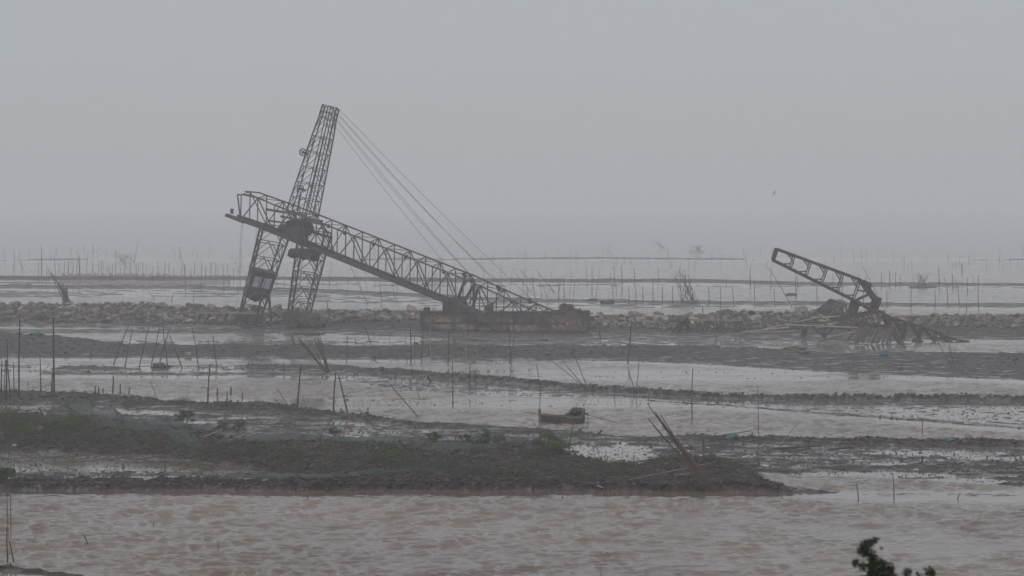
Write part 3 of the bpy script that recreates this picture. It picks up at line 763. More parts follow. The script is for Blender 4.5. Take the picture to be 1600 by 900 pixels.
for o in (0,):
    for (t0, b0) in pairs:
        for dx in (-1.7, 1.7): a.bar(WP(t0[0] + dx, t0[1], o), WP(b0[0] + dx, b0[1], o), .17)
        a.bar(WP(lerp(t0[0], b0[0], .5) - 1.6, lerp(t0[1], b0[1], .5), o), WP(lerp(t0[0], b0[0], .5) + 1.6, lerp(t0[1], b0[1], .5), o), .15)
        a.bar(WP(t0[0] - 13, t0[1] - 5, o), WP(lerp(t0[0], b0[0], .45), lerp(t0[1], b0[1], .4), o), .19)
        a.bar(WP(t0[0] - 10, t0[1] - 3.7, o), WP(lerp(t0[0], b0[0], .2), lerp(t0[1], b0[1], .2), o), .13)
        a.bar(WP(b0[0] - 11, b0[1] - 4.5, o), WP(b0[0] + 1, b0[1] - 5, o), .22)
for (t0, b0) in pairs: a.bar(WP(*t0, 0), WP(*t0, 1.6), .18); a.bar(WP(*b0, 0), WP(*b0, 1.6), .18)
a.build('web_struts', M['truss'], gan)
a = MB()
for o in (0, 1.6):
    a.bar(WP(1345, 438, o), WP(1366, 467, o), .42); a.bar(WP(1350, 438, o), WP(1371, 467, o), .3)
    a.bar(WP(1348, 438, o), WP(1361, 443.5, o), .28); a.bar(WP(1361, 443.5, o), WP(1359.5, 452, o), .28)
    a.bar(WP(1342, 454, o), WP(1358, 456, o), .25); a.bar(WP(1359, 460, o), WP(1338, 470, o), .25); a.bar(WP(1356, 476, o), WP(1367, 474, o), .25)
a.build('tail_frame', M['truss'], gan)
a = MB(); a.bar(WP(1373, 464, .8), WP(1365, 488, .8), .75, 1.5); a.build('support_post', M['rust'], gan)
a = MB(); a.bar(WP(1339, 469, .8), WP(1331, 496, .8), .95, 1.6); a.build('support_post', M['rust'], gan)
# lower base: beam, slatted decks and bent lattice tail
base = thing('collapsed_deck', WP(1370, 528), 'crumpled rusty slatted deck under the tilted gantry arm, sagging into mud', 'collapsed deck')
a = MB(); a.bar(WP(1302, 500, -1), WP(1375, 486.5, -1), .45, .4); a.bar(WP(1302, 500, 3), WP(1375, 486.5, 3), .4); a.bar(WP(1370, 486, -1), WP(1380, 489, -1), .6); a.build('top_rail', M['rust'], base)
def slats(mb, A, B, C_, D, n, w, rng, miss=.06):
    """slats run A->D .. B->C"""
    for i in range(n):
        if rng.random() < miss: continue
        t_ = (i + .5) / n; p = A.lerp(B, t_); q = D.lerp(C_, t_); j = rng.uniform(-.15, .15)
        mb.bar(p + Vector((j, 0, 0)), q + Vector((rng.uniform(-.3, .3), 0, rng.uniform(-.2, .2))), w, .12)
rg = random.Random(5)
a = MB(); slats(a, WP(1300, 499, -1), WP(1371, 489, -1), WP(1372, 507, -2.5), WP(1322, 509, -1.5), 22, .26, rg); a.build('slatted_deck', M['rust'], base)
a = MB(); slats(a, WP(1342, 505, -2), WP(1392, 513, -2), WP(1378, 535, -6), WP(1312, 530, -6), 20, .27, rg); a.build('slatted_deck', M['truss'], base)
a = MB()
a.bar(WP(1343, 503, -2.1), WP(1371, 514, -2.3), .3); a.bar(WP(1340, 505, -1.9), WP(1396, 512, -2), .3)
a.bar(WP(1388, 515, -2), WP(1400, 538, -4), .7, .4); a.bar(WP(1393, 514, -2), WP(1404, 538, -4), .4); a.build('deck_beam', M['rust'], base)
tail = thing('bent_lattice', WP(1450, 530), 'bent rusty lattice girder trailing right from the gantry into the water', 'girder')
a = MB(); b_ = MB()
tt = [(1376, 488), (1395, 497), (1418, 504), (1440, 511), (1460, 518), (1480, 526), (1497, 532), (1514, 533.5)]
tb_ = [(1388, 512), (1404, 520), (1421, 527), (1437, 536), (1460, 532), (1483, 533), (1497, 533.5)]
for o in (0, 1.5):
    for p, q in zip(tt[:-1], tt[1:]): a.bar(WP(*p, o), WP(*q, o), .34)
    seq = [((1380, 489), (1388, 512)), ((1388, 512), (1393, 497)), ((1398, 498), (1410, 520)), ((1410, 531), (1417, 504)), ((1424, 506), (1435, 524)), ((1434, 533), (1441, 512)), ((1447, 515), (1461, 533)), ((1461, 533), (1464, 521)), ((1471, 524), (1482, 534)), ((1487, 534), (1488, 529))]
    for p, q in seq: b_.bar(WP(*p, o), WP(*q, o), .24); 
    for p, q in seq[:6]: b_.bar(WP(p[0] + 2.5, p[1], o), WP(q[0] + 2.5, q[1], o), .2)
for p in tt: b_.bar(WP(*p, 0), WP(*p, 1.5), .18)
b_.bar(WP(1388, 512, 0), WP(1388, 512, 1.5), .2); b_.bar(WP(1410, 520, 0), WP(1410, 520, 1.5), .2); b_.bar(WP(1461, 533, 0), WP(1461, 533, 1.5), .2); join(a, b_).build('lattice', M['rust'], tail)
a = MB(); a.blob(WP(1434, 535, .5), (1.0, .9, .8), 4, jag=.4); a.build('crushed_foot', M['rust'], tail)
# slatted heap behind
g = gp(1300, 506); hp = thing('slatted_panel', g, 'grey-brown slatted panel propped up on the stones left of the gantry', 'panel')
P = lambda x, y, o=0: up_to(g, x, y) + Vector((0, o, 0))
a = MB(); slats(a, P(1300, 468, 4), P(1326, 477, 4), P(1330, 494, 0), P(1262, 493, 0), 17, .36, rg, .1); slats(a, P(1262, 489, 1), P(1300, 470, 1), P(1330, 495, 0), P(1300, 497, 0), 9, .25, rg, .2); a.build('slats', M['truss'], hp)
a = MB(); a.bar(P(1300, 468, 4.3), P(1328, 478, 4.3), .3); a.bar(P(1312, 470, 4), P(1325, 473, 4), .4); a.build('rail', M['paleiron'], hp)
# low zigzag truss
g = gp(1110, 520); zt = thing('low_truss', g, 'low collapsed truss of many crossed rusty struts before the stone bank', 'truss')
P = lambda x, y, o=0: up_to(g, x, y) + Vector((0, o, 0))
a, c = MB(), MB()
c.bar(P(1075, 500), P(1160, 500.5), .26); c.bar(P(1075, 500, 2), P(1160, 500.5, 2), .22)
for (t0, b0) in [((1066, 499), (1047, 524)), ((1067, 499), (1055, 524)), ((1068, 499), (1061, 524)), ((1069, 499), (1068, 524)), ((1070, 499), (1077, 525)), ((1072, 499), (1083, 523)), ((1074, 499), (1092, 522)), ((1069, 502), (1050, 521))]: a.bar(P(*t0, rg.uniform(0, 1.5)), P(*b0, rg.uniform(-1, 2)), .24)
a.blob(P(1069, 499), (1.2, .9, .7), 8, 1, .5)
for x in range(1088, 1172, 8):
    for k in range(2):
        a.bar(P(x + rg.uniform(-3, 3), 501, k * 2), P(x + rg.choice((-9, -6, 6, 9)) + rg.uniform(-2, 2), 522, k * 2 - .5), .2)
c.build('chord', M['paleiron'], zt); a.build('crossed_struts', M['rust'], zt)
# low frame under the poles
g = gp(1290, 527); lf = thing('bent_steelwork', g, 'low dark bent steel frame under the pale poles left of the slatted deck', 'steelwork')
P = lambda x, y, o=0: up_to(g, x, y) + Vector((0, o, 0))
a = MB()
for p, q in [((1232, 506), (1302, 511)), ((1240, 508), (1258, 521)), ((1262, 509), (1256, 527)), ((1258, 512), (1252, 526)), ((1268, 510), (1287, 526)), ((1290, 512), (1286, 526)), ((1302, 512), (1287, 527)), ((1302, 511), (1330, 516)), ((1236, 505), (1300, 503))]: a.bar(P(*p), P(*q, -.4), .3)
a.build('bent_bars', M['rust'], lf)

# ------------------------------------------------------------------ stone bank
def rock_mesh(seed, npt=16):
    rr = random.Random(seed); bm = bmesh.new()
    for _ in range(npt):
        v = Vector((rr.gauss(0, 1), rr.gauss(0, 1), rr.gauss(0, 1))).normalized() * rr.uniform(.82, 1.05)
        bm.verts.new((v.x, v.y * .85, v.z * .72))
    r = bmesh.ops.convex_hull(bm, input=bm.verts)
    bmesh.ops.delete(bm, geom=[g for g in r['geom_interior'] if isinstance(g, bmesh.types.BMVert)], context='VERTS')
    bmesh.ops.bevel(bm, geom=list(bm.edges), offset=.04, segments=1, affect='EDGES')
    me = bpy.data.meshes.new('boulder'); bm.to_mesh(me); bm.free(); return me
ROCKM = {}
for c in ('rock_tan', 'rock_grey', 'rock_dark'):
    ROCKM[c] = []
    for k in range(7):
        me = rock_mesh(k * 7 + len(c), 15 + k); me.materials.append(M[c]); ROCKM[c].append(me)
def bank_depth(px):      # visible top line of the stones and the foot line
    top = np.interp(px, [0, 200, 330, 430, 500, 650, 930, 1050, 1250, 1400, 1600], [476, 477, 481, 484, 487, 488, 494, 494, 488, 494, 494])
    bot = np.interp(px, [0, 330, 500, 660, 905, 1050, 1250, 1400, 1600], [503, 506, 506, 500, 508, 515, 516, 509, 513])
    return top, bot
rr = random.Random(21)
SECT = [(70, 'at the far left end of the stone bank'), (150, 'around the dark stake bundle on the bank'), (230, 'behind the leftmost slanting poles'), (300, 'behind the crossed slanting poles'), (372, 'behind the collapsed flat truss'), (450, 'under the crane cab'), (520, 'around the foot of the right lattice leg'), (590, 'below the middle of the slanting boom'), (665, 'just left of the barge'), (900, 'behind the barge deck'), (980, 'just right of the barge'), (1050, 'between barge wreckage and low truss'), (1120, 'behind the left end of the low truss'), (1190, 'behind the right end of the low truss'), (1262, 'left of the slatted panel'), (1370, 'around the gantry posts'), (1440, 'behind the bent girder'), (1520, 'above the tip of the bent girder'), (9999, 'at the far right end of the stone bank')]
def section(px):
    return next(t_ for x_, t_ in SECT if px < x_)
COLN = {'rock_tan': 'tan', 'rock_grey': 'grey', 'rock_dark': 'dark brown'}
n = 0
while n < 292:
    px = rr.uniform(-10, 1615)
    if 665 < px < 885 and rr.random() < .8: continue
    dens = 1.0 if px < 330 else .8
    if rr.random() > dens: continue
    top, bot = bank_depth(px)
    u = rr.random() ** 1.6
    py = lerp(top, bot, u)
    p = gp(px, py)
    if p.z < .15: continue
    big = rr.random() < (.4 if 1170 < px < 1340 else .14)
    r = rr.uniform(.5, 1.1) * (1.6 if big else 1) * (.8 if px > 1400 or px < 180 else 1)
    c = rr.choices(['rock_tan', 'rock_grey', 'rock_dark'], [.42, .3, .28])[0]
    o = bpy.data.objects.new('boulder', rr.choice(ROCKM[c])); col.objects.link(o)
    o.location = p + Vector((0, 0, r * .32)); o.scale = (r * rr.uniform(.9, 1.5), r * rr.uniform(.9, 1.2), r * rr.uniform(.75, 1.1))
    o.rotation_euler = (rr.uniform(-.4, .4), rr.uniform(-.4, .4), rr.uniform(0, 6.3))
    tag(o, f'{"large" if big else "angular"} {COLN[c]} boulder {"high" if u < .35 else "low"} up, {section(px)}', 'boulder', f'{COLN[c]} boulders {section(px)}')
    n += 1
for px, py, r in [(191, 478, 1.0), (222, 479, 1.15), (328, 482, 1.0)]:
    p = gp(px, py); o = bpy.data.objects.new('boulder', ROCKM['rock_grey' if px < 200 else 'rock_tan'][2]); col.objects.link(o)
    o.location = p + Vector((0, 0, .5)); o.scale = (r, r, r * .9); o.rotation_euler = (.3, .2, px)
    tag(o, {191: 'large smooth grey boulder standing on top of the left stone bank', 222: 'large tan boulder beside the grey one on the left bank', 328: 'broad tan boulder on the bank just left of the crane cab'}[px], 'boulder')
def scatter_polys(name, pts, sizes, mat, label, flat=.7, seed=0, shapes=5):
    """many small angular stones in one mesh"""
    rs = np.random.RandomState(seed); base = []
    for k in range(shapes):
        rr_ = random.Random(seed * 13 + k); bm = bmesh.new()
        for _ in range(9):
            v = Vector((rr_.gauss(0, 1), rr_.gauss(0, 1), rr_.gauss(0, 1))).normalized(); bm.verts.new(v)
        r = bmesh.ops.convex_hull(bm, input=bm.verts)
        bmesh.ops.delete(bm, geom=[g for g in r['geom_interior'] if isinstance(g, bmesh.types.BMVert)], context='VERTS')
        bmesh.ops.triangulate(bm, faces=bm.faces); bm.verts.index_update()
        base.append((np.array([v.co[:] for v in bm.verts]), np.array([[v.index for v in f.verts] for f in bm.faces]))); bm.free()
    V = []; Q = []; k = 0
    for i, (p, sz) in enumerate(zip(pts, sizes)):
        bv, bf = base[i % shapes]; an = rs.rand() * 6.28; c, s_ = math.cos(an), math.sin(an)
        v = bv * np.array([1.2, .9, flat]) * sz
        v = np.stack([v[:, 0] * c - v[:, 1] * s_, v[:, 0] * s_ + v[:, 1] * c, v[:, 2]], -1) + np.array(p) + np.array([0, 0, sz * .25])
        V.append(v); Q.append(bf + k); k += len(bv)
    o = big_mesh(name, np.concatenate(V), np.concatenate(Q), mat)
    tag(o, label, None, None, 'stuff'); return o
def gpts(pxs, pys):
    """vectorised survey marks on the ground sheet"""
    pxs = np.asarray(pxs, float); pys = np.asarray(pys, float); dy = pys - PY0
    z = np.zeros_like(pxs)
    Ya = F * (H - 2.5) / dy; Yb = F * H / dy
    best = Yb.copy(); found = np.zeros(len(pxs), bool); zz = np.zeros_like(pxs)
    for t_ in np.linspace(0, 1, 60):
        Y = Ya + (Yb - Ya) * t_; X = (pxs - 800) / F * Y; hz, _ = height(X, Y); ray = H - dy / F * Y
        hit = (~found) & (hz >= ray); best[hit] = Y[hit]; zz[hit] = hz[hit]; found |= hit
    X = (pxs - 800) / F * best
    z2, _ = height(X, best); zz = np.where(found, zz, z2)
    return np.stack([X, best, zz], -1), found
rs = np.random.RandomState(5)
pxs = rs.uniform(-120, 1720, 9000); top, bot = bank_depth(pxs); pys = top + (bot - top) * rs.rand(9000) ** 1.1 + 1
keep = fbm(pxs / 30, pys / 6, 9, 3) > -.28; pxs, pys = pxs[keep], pys[keep]
P_, ok = gpts(pxs, pys); P_ = P_[P_[:, 2] > .1]
scatter_polys('rubble', P_, np.clip(np.exp(rs.normal(-1.1, .55, len(P_))), .12, 1.0), M['rubble'], 'broken stones of mixed brown and grey filling the bank', .75, 3, 9)
# mud clods on flats and dikes
pxs = rs.uniform(-150, 1750, 48000); pys = rs.uniform(505, 768, 48000)
P_, ok = gpts(pxs, pys); zc = P_[:, 2]; k = (zc > -.09)
P_ = P_[k]; zc = zc[k]; P_[:, 2] = np.maximum(P_[:, 2], -.03)
sz = np.where(zc > .3, .11, .062) * np.exp(rs.normal(0, .4, len(P_)))
scatter_polys('mud_clods', P_, sz, M['clod'], 'small dark mud clods and shells strewn over the flats', .55, 8, 6)

# ------------------------------------------------------------------ stakes and poles
ORD = 'first second third fourth fifth sixth seventh eighth ninth tenth eleventh twelfth thirteenth fourteenth fifteenth sixteenth seventeenth eighteenth nineteenth twentieth'.split()
ORD += ['twenty-' + o for o in ORD[:9]] + ['thirtieth']
def pole_mesh(mb, b, t, wpx, taper=.6, bend=0.0, sink=.5):
    ppm = (F / b.y); r = wpx / ppm / 2
    d = (t - b).normalized(); m = (b + t) / 2 + Vector((bend, 0, 0))
    mb.tube([b - d * sink, b, b.lerp(m, .66), m, m.lerp(t, .5), t], r, 6, r * taper); return mb
def pole(bx, by, tx, ty, w=2, mat='bamboo_dark', name='bamboo_pole', dy=0.0, bend=None):
    b = gp(bx, by); t = up_to(b, tx, ty) + Vector((0, dy, 0))
    L = (t - b).length
    o = pole_mesh(MB(), b, t, w, bend=(random.uniform(-.02, .02) * L if bend is None else bend)).build(name, M[mat])
    # origin at the foot
    for v in o.data.vertices: v.co -= b
    o.location = b
    return o
MATN = {'bamboo_dark': 'dark', 'bamboo': 'brown', 'bamboo_pale': 'pale', 'red_stake': 'reddish', 'wood_dark': 'dark'}
def zone(rows, where, group, noun='pole', name='bamboo_pole', cat='pole'):
    rows = sorted(rows, key=lambda r: r[0])
    for i, r in enumerate(rows):
        bx, by, tx, ty = r[:4]; w = r[4] if len(r) > 4 else 2; mat = r[5] if len(r) > 5 else 'bamboo_dark'
        o = pole(bx, by, tx, ty, w, mat, name)
        lean = (tx - bx) / max(1, (by - ty))
        ln = 'upright' if abs(lean) < .06 else ('right-leaning' if lean > 0 else 'left-leaning')
        th_ = 'thick' if w >= 3 else ('thin' if w < 2 else '')
        hgt = ''
        adj = ' '.join(x for x in (hgt, th_, MATN[mat], ln) if x)
        if len(rows) == 1: lab = f'{adj} {noun} {where}'
        else: lab = f'{adj} {noun}, {ORD[i]} from left {where}'
        tag(o, lab, cat, group)
zone([(10, 626, 10, 563, 3), (8, 626, 8.5, 560, 2), (17, 626, 11, 530, 2.6), (22, 614, 21, 567, 2), (29.5, 621, 31, 497, 3), (64, 613, 62.5, 554, 2.2), (84.5, 613, 83.5, 495, 3.6), (81, 613, 82, 583, 3), (44, 612, 44, 595, 1.2), (2, 627, 3, 563, 2.6)],
     'on the left mudbank', 'tall poles on the left mudbank')
zone([(177.5, 570, 202, 506), (195.5, 573, 207.5, 514), (217.5, 573, 232, 514), (236, 571.5, 249, 510.5), (262.5, 576.5, 254, 503), (249, 570, 266.5, 509), (284.5, 575, 264.5, 523), (310, 575, 300.5, 513), (339, 576, 332.5, 524)],
     'in the slanting row before the left bank', 'slanting poles in the left channel')
zone([(176, 614, 177, 587, 3), (188, 615, 188, 599, 2.6), (154, 614, 154, 604, 3), (149, 614, 149, 602, 2.6), (161, 614, 161, 606, 2.4), (201, 616, 203, 605, 2.6)],
     'at the weedy mud edge', 'stumps at the left mud edge', 'stump', 'wooden_stump', 'stump')
zone([(244, 619, 235, 595, 1.3), (324.5, 628.5, 328, 569, 3), (354.7, 632, 355, 612, 2.4), (360.5, 618, 361, 604.5, 3.6, 'bamboo'), (339, 620, 340, 606, 3.5, 'bamboo'), (378, 624, 379, 613, 2.2), (453, 638, 432, 606, 1.5), (464, 639, 470, 571.5, 3.4), (521, 644, 525, 579.5, 3.2), (542.7, 644.5, 528, 583, 3.2), (574.7, 651, 575, 637, 2.8), (533, 644, 533, 637, 2.4), (589, 673, 561, 639, 1.6), (478, 640, 478, 635, 2.5)],
     'along the weedy spit', 'poles along the weedy spit')
zone([(444, 582, 443.5, 565, 2), (387.5, 580, 388, 557, 1.3), (403, 579, 404, 569, 1.2), (460, 540, 456, 526, 3.4), (541, 565, 542.7, 524, 1.8), (582, 546, 571, 512, 2), (556, 536, 555, 529, 2), (618, 599, 620.5, 572, 1.3), (673, 596, 667.5, 587, 4.5), (626.5, 612, 626.5, 604, 1.3), (656, 622, 651, 609, 1.3), (563, 640, 561, 638, 1.3)],
     'around the forked bundle', 'scattered stakes below the barge', 'stake', 'bamboo_stake', 'stake')
zone([(636.5, 563, 632.5, 520, 1.2, 'bamboo'), (642, 565, 641, 508, 2.4), (658.7, 565, 662, 503, 2.2), (648, 545, 648, 518, 1.2, 'bamboo'), (673.5, 560, 672.5, 507, 1.4, 'bamboo_pale'), (700.5, 565, 701, 513, 2), (728, 565, 727.5, 505, 1.3, 'bamboo_pale'), (712.5, 538, 708.5, 526, 2.6), (611, 553, 608, 517, 1.1, 'bamboo'), (796, 567, 806.7, 512, 1.8), (798.7, 567, 795.5, 509, 1.8)],
     'in front of the barge', 'poles in front of the barge')
zone([(707.5, 621, 707, 566, 2), (734, 607, 734, 567, 1.8), (744, 605, 743.5, 577, 1.5), (741, 605, 741, 592, 1.2), (845, 616, 838, 569, 1.6), (914, 609, 858.7, 561, 1.3), (917, 610, 880, 565, 1.6), (919, 610, 893, 545, 1.6), (959, 621, 962, 603, 1.3), (993, 616, 998.7, 563, 1.6), (992, 615, 981, 577, 1.4), (1013, 626, 1016, 608, 1.2), (981, 565, 987, 499, 2.6), (938, 529, 936, 509, 2.4)],
     'near the long mud ridge', 'poles near the long mud ridge')
zone([(657, 655.5, 608, 599, 2), (889, 707, 898, 651, 2.2), (888, 677, 877, 653, 1.4, 'bamboo_pale'), (837, 665, 830, 655, 1.2), (1081.5, 658, 1082.6, 576, 2, 'red_stake'), (1180.5, 775, 1184.5, 603, 1.6, 'red_stake'), (1214.5, 700.6, 1249.7, 658, 1.5, 'bamboo_pale'), (1441, 680, 1441.5, 658, 1.6, 'bamboo'), (852.5, 767, 854, 752, 4.5), (879, 779, 879, 773, 1.6), (1176, 689, 1175.5, 674, 1.8), (1099, 702, 1098, 688, 2.4), (1103.5, 702, 1099, 692, 2.2), (1161, 696, 1161, 684, 2)],
     'around boat and red bundle', 'separate poles around the boat')
zone([(1341.5, 780.6, 1338, 755.5, 2), (1397, 780.6, 1395, 739.6, 2), (1496, 780, 1500.5, 769, 1.8), (1441, 722, 1441, 712, 4), (1222, 779, 1221.5, 774, 1.5), (1401, 709, 1398, 704, 3), (1542, 717, 1543, 712, 3), (1516, 716, 1515, 710, 1.4)],
     'around the right-hand channel', 'stakes around the right channel', 'stake', 'bamboo_stake', 'stake')
zone([(1487, 574, 1465, 533, 1.4), (1491, 574, 1481.5, 532, 1.4), (1587, 569, 1581, 559, 2), (1129, 531, 1122, 514, 1.8) if False else (1117, 538, 1120, 525, 1.8), (1158, 547, 1163, 538, 1), (1162, 547, 1167, 538, 1), (1141, 546, 1143, 536, 1)],
     'on the mud below the gantry', 'stakes below the gantry', 'stake', 'bamboo_stake', 'stake')
zone([(12, 880, 10.5, 825, 2.4), (22, 880, 15, 846, 2.4), (13, 846, 14, 695, 1.7, 'bamboo'), (17, 846, 17, 700, 1.5, 'bamboo'), (52, 847, 57, 836, 1.6), (75, 853, 71, 843, 1), (137.5, 852, 131, 835, 2.2), (79, 764, 55, 723, 2), (257, 738, 259, 715, 1.8), (43.5, 817, 43.5, 812, 1), (284, 832, 279, 823, 1.2), (341, 857, 340, 846, 1.2), (88, 825, 88, 817, 1), (240, 821, 240, 816, 1), (285, 780, 285, 776, .9)],
     'in the lower left pond', 'sticks in the lower left pond', 'stick', 'bamboo_stick', 'stick')
zone([(472.5, 738, 475.5, 687, 2.2, 'red_stake'), (515, 742, 524, 692, 2, 'red_stake'), (626, 765, 612, 740, 1.8), (480.5, 779, 480.5, 773, 1.6), (427.5, 762, 427.5, 755, 2.2), (585, 697, 570, 668, 1, 'bamboo'), (530, 664, 535, 656, 1.5), (378, 663, 379, 641, 1.4), (165, 635, 140, 625, 1.3), (146, 637, 140, 621, 2.4), (790, 762, 790, 722, 1.1, 'red_stake'), (940, 897, 938, 884, 1.2), (215, 640, 217, 634, 1.5)],
     'on the near weedy dike', 'stakes on the near dike', 'stake', 'bamboo_stake', 'stake')
# far stakes, rows seen through the haze
def far_row(rows, label, group, w=1.0, mat='bamboo_dark'):
    rows = sorted(rows, key=lambda r: r[0]); few = len(rows) <= 30
    for i, r in enumerate(rows):
        o = pole(r[0], r[1], r[2], r[3], r[4] if len(r) > 4 else w, mat, 'bamboo_stake')
        where = '' if few else (', left of the mast' if r[0] < 380 else ', beyond mast and boom' if r[0] < 700 else ', between barge and gantry' if r[0] < 1200 else ', right side')
        tag(o, (f'{ORD[i]} from left: ' if few else '') + label + where, 'stake', group + where)
far_row([(983, 475, 982, 446), (993.5, 474, 993.5, 446), (1005, 475, 1004.5, 446), (1020.5, 473, 1020.5, 435), (1035, 474, 1035, 447), (1051, 474, 1051, 447), (1108, 475, 1107, 448), (1125, 488, 1126, 449), (1147, 476, 1144, 447), (1179.5, 473, 1179, 449), (1210.5, 473, 1209.5, 450), (1244, 472, 1244, 420), (1277, 472, 1276, 448), (1316, 470, 1316, 440), (1349, 471, 1349, 448), (1386, 478, 1386, 452), (1424, 484, 1424, 449), (1461, 480, 1461, 452), (1481, 470, 1480, 450), (1499, 477, 1497, 447), (1529, 483, 1529, 430), (1510, 488, 1510, 475), (959, 474, 957, 446), (925, 458, 925, 444), (1098, 488, 1098, 480, 2)],
        'thin grey stake in the far row behind the gantry', 'far stakes behind the gantry', 1.35)
far_row([(972, 457, 970.5, 415, 1.4), (925, 443, 925, 417), (960, 440, 959, 416), (991, 440, 991, 420), (1028.5, 441, 1028.5, 418), (1172.5, 448, 1172.5, 418, 1.5), (1135, 445, 1134, 432), (1178.5, 446, 1178.5, 436), (1204.5, 449, 1204.5, 420), (1246, 450, 1246, 432), (1377, 449, 1377, 425), (1390, 448, 1390, 422, 1.5), (1399, 448, 1399, 426), (1407, 447, 1407, 430), (1467.5, 453, 1466.5, 417, 1.4), (1480, 451, 1475, 431), (1489, 450, 1488, 428, 1.5), (1496, 450, 1492, 434), (1512, 458, 1511, 433, 1.5), (1524, 450, 1519, 429), (1503.5, 425, 1503, 411, 2), (1343, 446, 1342, 428), (1354, 446, 1352, 430), (1302, 446, 1301, 428)],
        'thin grey stake on the distant right mud bar', 'far stakes on the right mud bar', 1.1)
r2 = random.Random(9)
rows = []
x = 60
while x < 365: rows.append((x, r2.choice((431, 434, 438, 441)), x + r2.uniform(-2, 2), r2.uniform(404, 420))); x += r2.uniform(4, 10)
for x_ in range(372, 520, 12): rows.append((x_ + r2.uniform(-4, 4), 444, x_ + r2.uniform(-4, 4), r2.uniform(412, 430)))
far_row(rows, 'thin grey stake in the hazy row', 'far stakes behind the crane', 1.0)
far_row([(65, 420, 65, 382, 1.4), (22, 420, 22, 391, 1.2), (124, 432, 123.5, 397, 1.2), (107, 425, 107, 403), (290, 454, 289, 414, 1.4), (302.6, 472, 302.6, 453, 1.2), (268, 471, 271, 457, 1.4), (242.6, 468, 191, 410, 1), (38, 424, 30, 408, 1), (350, 452, 349, 420, 1), (314, 450, 315, 425, 1), (210, 410, 216, 377, 1), (286, 418, 280, 385, 1)],
        'taller thin stake among the hazy flats at the far left', 'taller far stakes on the left', 1.1)
rows = []
for x_ in range(530, 1340, 15): rows.append((x_ + r2.uniform(-5, 5), r2.choice((446, 452, 461, 466, 438)), x_ + r2.uniform(-6, 6), r2.uniform(415, 436)))
far_row([r for r in rows if r[0] < 975], 'thin faded stake in the far shallows beyond the slanting boom', 'faded stakes beyond the boom', .9)
rows = []
for k in range(120):
    x_ = r2.uniform(0, 1600); by = r2.choice((395, 402, 404, 412, 418)) + r2.uniform(-1, 1); rows.append((x_, by, x_ + r2.uniform(-3, 3), by - r2.uniform(8, 16)))
far_row(rows, 'very faint stake in the far water dissolving into haze', 'faintest stakes in the haze', .8)
far_row([(1238, 482, 1201, 418, 1.3), (1383, 486, 1348, 416, 1.2), (868, 458, 838, 422, 1.2), (866, 456, 847, 447, 1), (834, 450, 812, 420, 1), (829, 456, 803, 424, 1), (857, 470, 848, 446, 1), (873, 470, 873, 434, 1.2), (895, 468, 898, 440, 1), (882, 470, 881, 432, 1.3), (836, 466, 832, 430, 1.2), (824, 462, 822, 428, 1), (597, 476, 593, 430, 1.3), (575, 476, 545, 410, 1.2), (618, 470, 608, 425, 1.2), (512, 480, 511, 470, 2)],
        'leaning bare pole in the hazy shallows behind the wrecks', 'leaning poles behind the wrecks', 1.1, 'bamboo_dark')

def bundle(base, tops, w, mats, name, label, cat='pole bundle', clump=None):
    g = gp(*base); root = thing(name, g, label, cat)
    for i, (dx, tx, ty) in enumerate(tops):
        b = g + Vector((dx / (F / g.y), random.uniform(-.25, .25), 0)); t = up_to(g, tx, ty) + Vector((0, random.uniform(-1, 1), 0))
        pole_mesh(MB(), b, t, w * random.uniform(.7, 1.2), .6, bend=random.uniform(-.12, .12)).build('pole', M[mats[i % len(mats)]], root)
    if clump:
        MB().blob(g + Vector((0, 0, .1)), clump, 4, 2, .4).build('mud_root', M['wood_dark'], root)
    return root
rb = random.Random(4)
bundle((1114, 766), [(rb.uniform(-10, 7), 1014 + i * 3.0 + rb.uniform(-3, 3), 631 + i * 4.2 + rb.uniform(-4, 6)) for i in range(15)] + [(rb.uniform(-8, 6), 1030 + i * 4 + rb.uniform(-3, 3), 655 + i * 6 + rb.uniform(-8, 8)) for i in range(9)] + [(-11, 1011, 652), (-12, 1020, 664), (-10, 1038, 690), (9, 1085, 722)], 2.1, ['bamboo', 'red_stake', 'bamboo', 'bamboo_dark'], 'pole_bundle', 'large reddish brown bundle of bamboo poles leaning left by the near spit')
bundle((511, 581), [(rb.uniform(-4, 0), 461 + i * 1.6 + rb.uniform(-1, 1), 519 + i * 3 + rb.uniform(-1, 2)) for i in range(6)] + [(rb.uniform(0, 5), 489 + i * 1.8, 521 + rb.uniform(-1, 8)) for i in range(6)] + [(0, 503, 545), (2, 507, 560), (-3, 497, 552)], 1.7, ['bamboo', 'bamboo_dark'], 'pole_bundle', 'forked bundle of bamboo poles spreading left and up on wet mud', clump=(.5, .4, .35))
bundle((105, 474), [(rb.uniform(-5, 7), 79 + i * 3.2 + rb.uniform(-3, 3), 425 + i * 3.2 + rb.uniform(-3, 5)) for i in range(8)] + [(rb.uniform(-5, 5), 98 + rb.uniform(-5, 8), 447 + rb.uniform(-3, 6)) for i in range(10)], 2.0, ['wood_dark', 'bamboo_dark'], 'pole_bundle', 'dark bundle of stakes standing on the stone bank far left', clump=(1.4, .8, .5))
bundle((1078, 474), [(rb.uniform(-14, 10), 1046 + i * 2.0 + rb.uniform(-2, 2), 419 + abs(i - 8) * 1.5 + rb.uniform(-3, 8)) for i in range(18)] + [(rb.uniform(0, 12), 1075 + i * 2, 440 + i * 3) for i in range(6)], 1.0, ['bamboo_dark', 'bamboo'], 'pole_bundle', 'feathery sheaf of thin poles in the hazy shallows behind the bank', clump=(2.2, 1.2, .35))
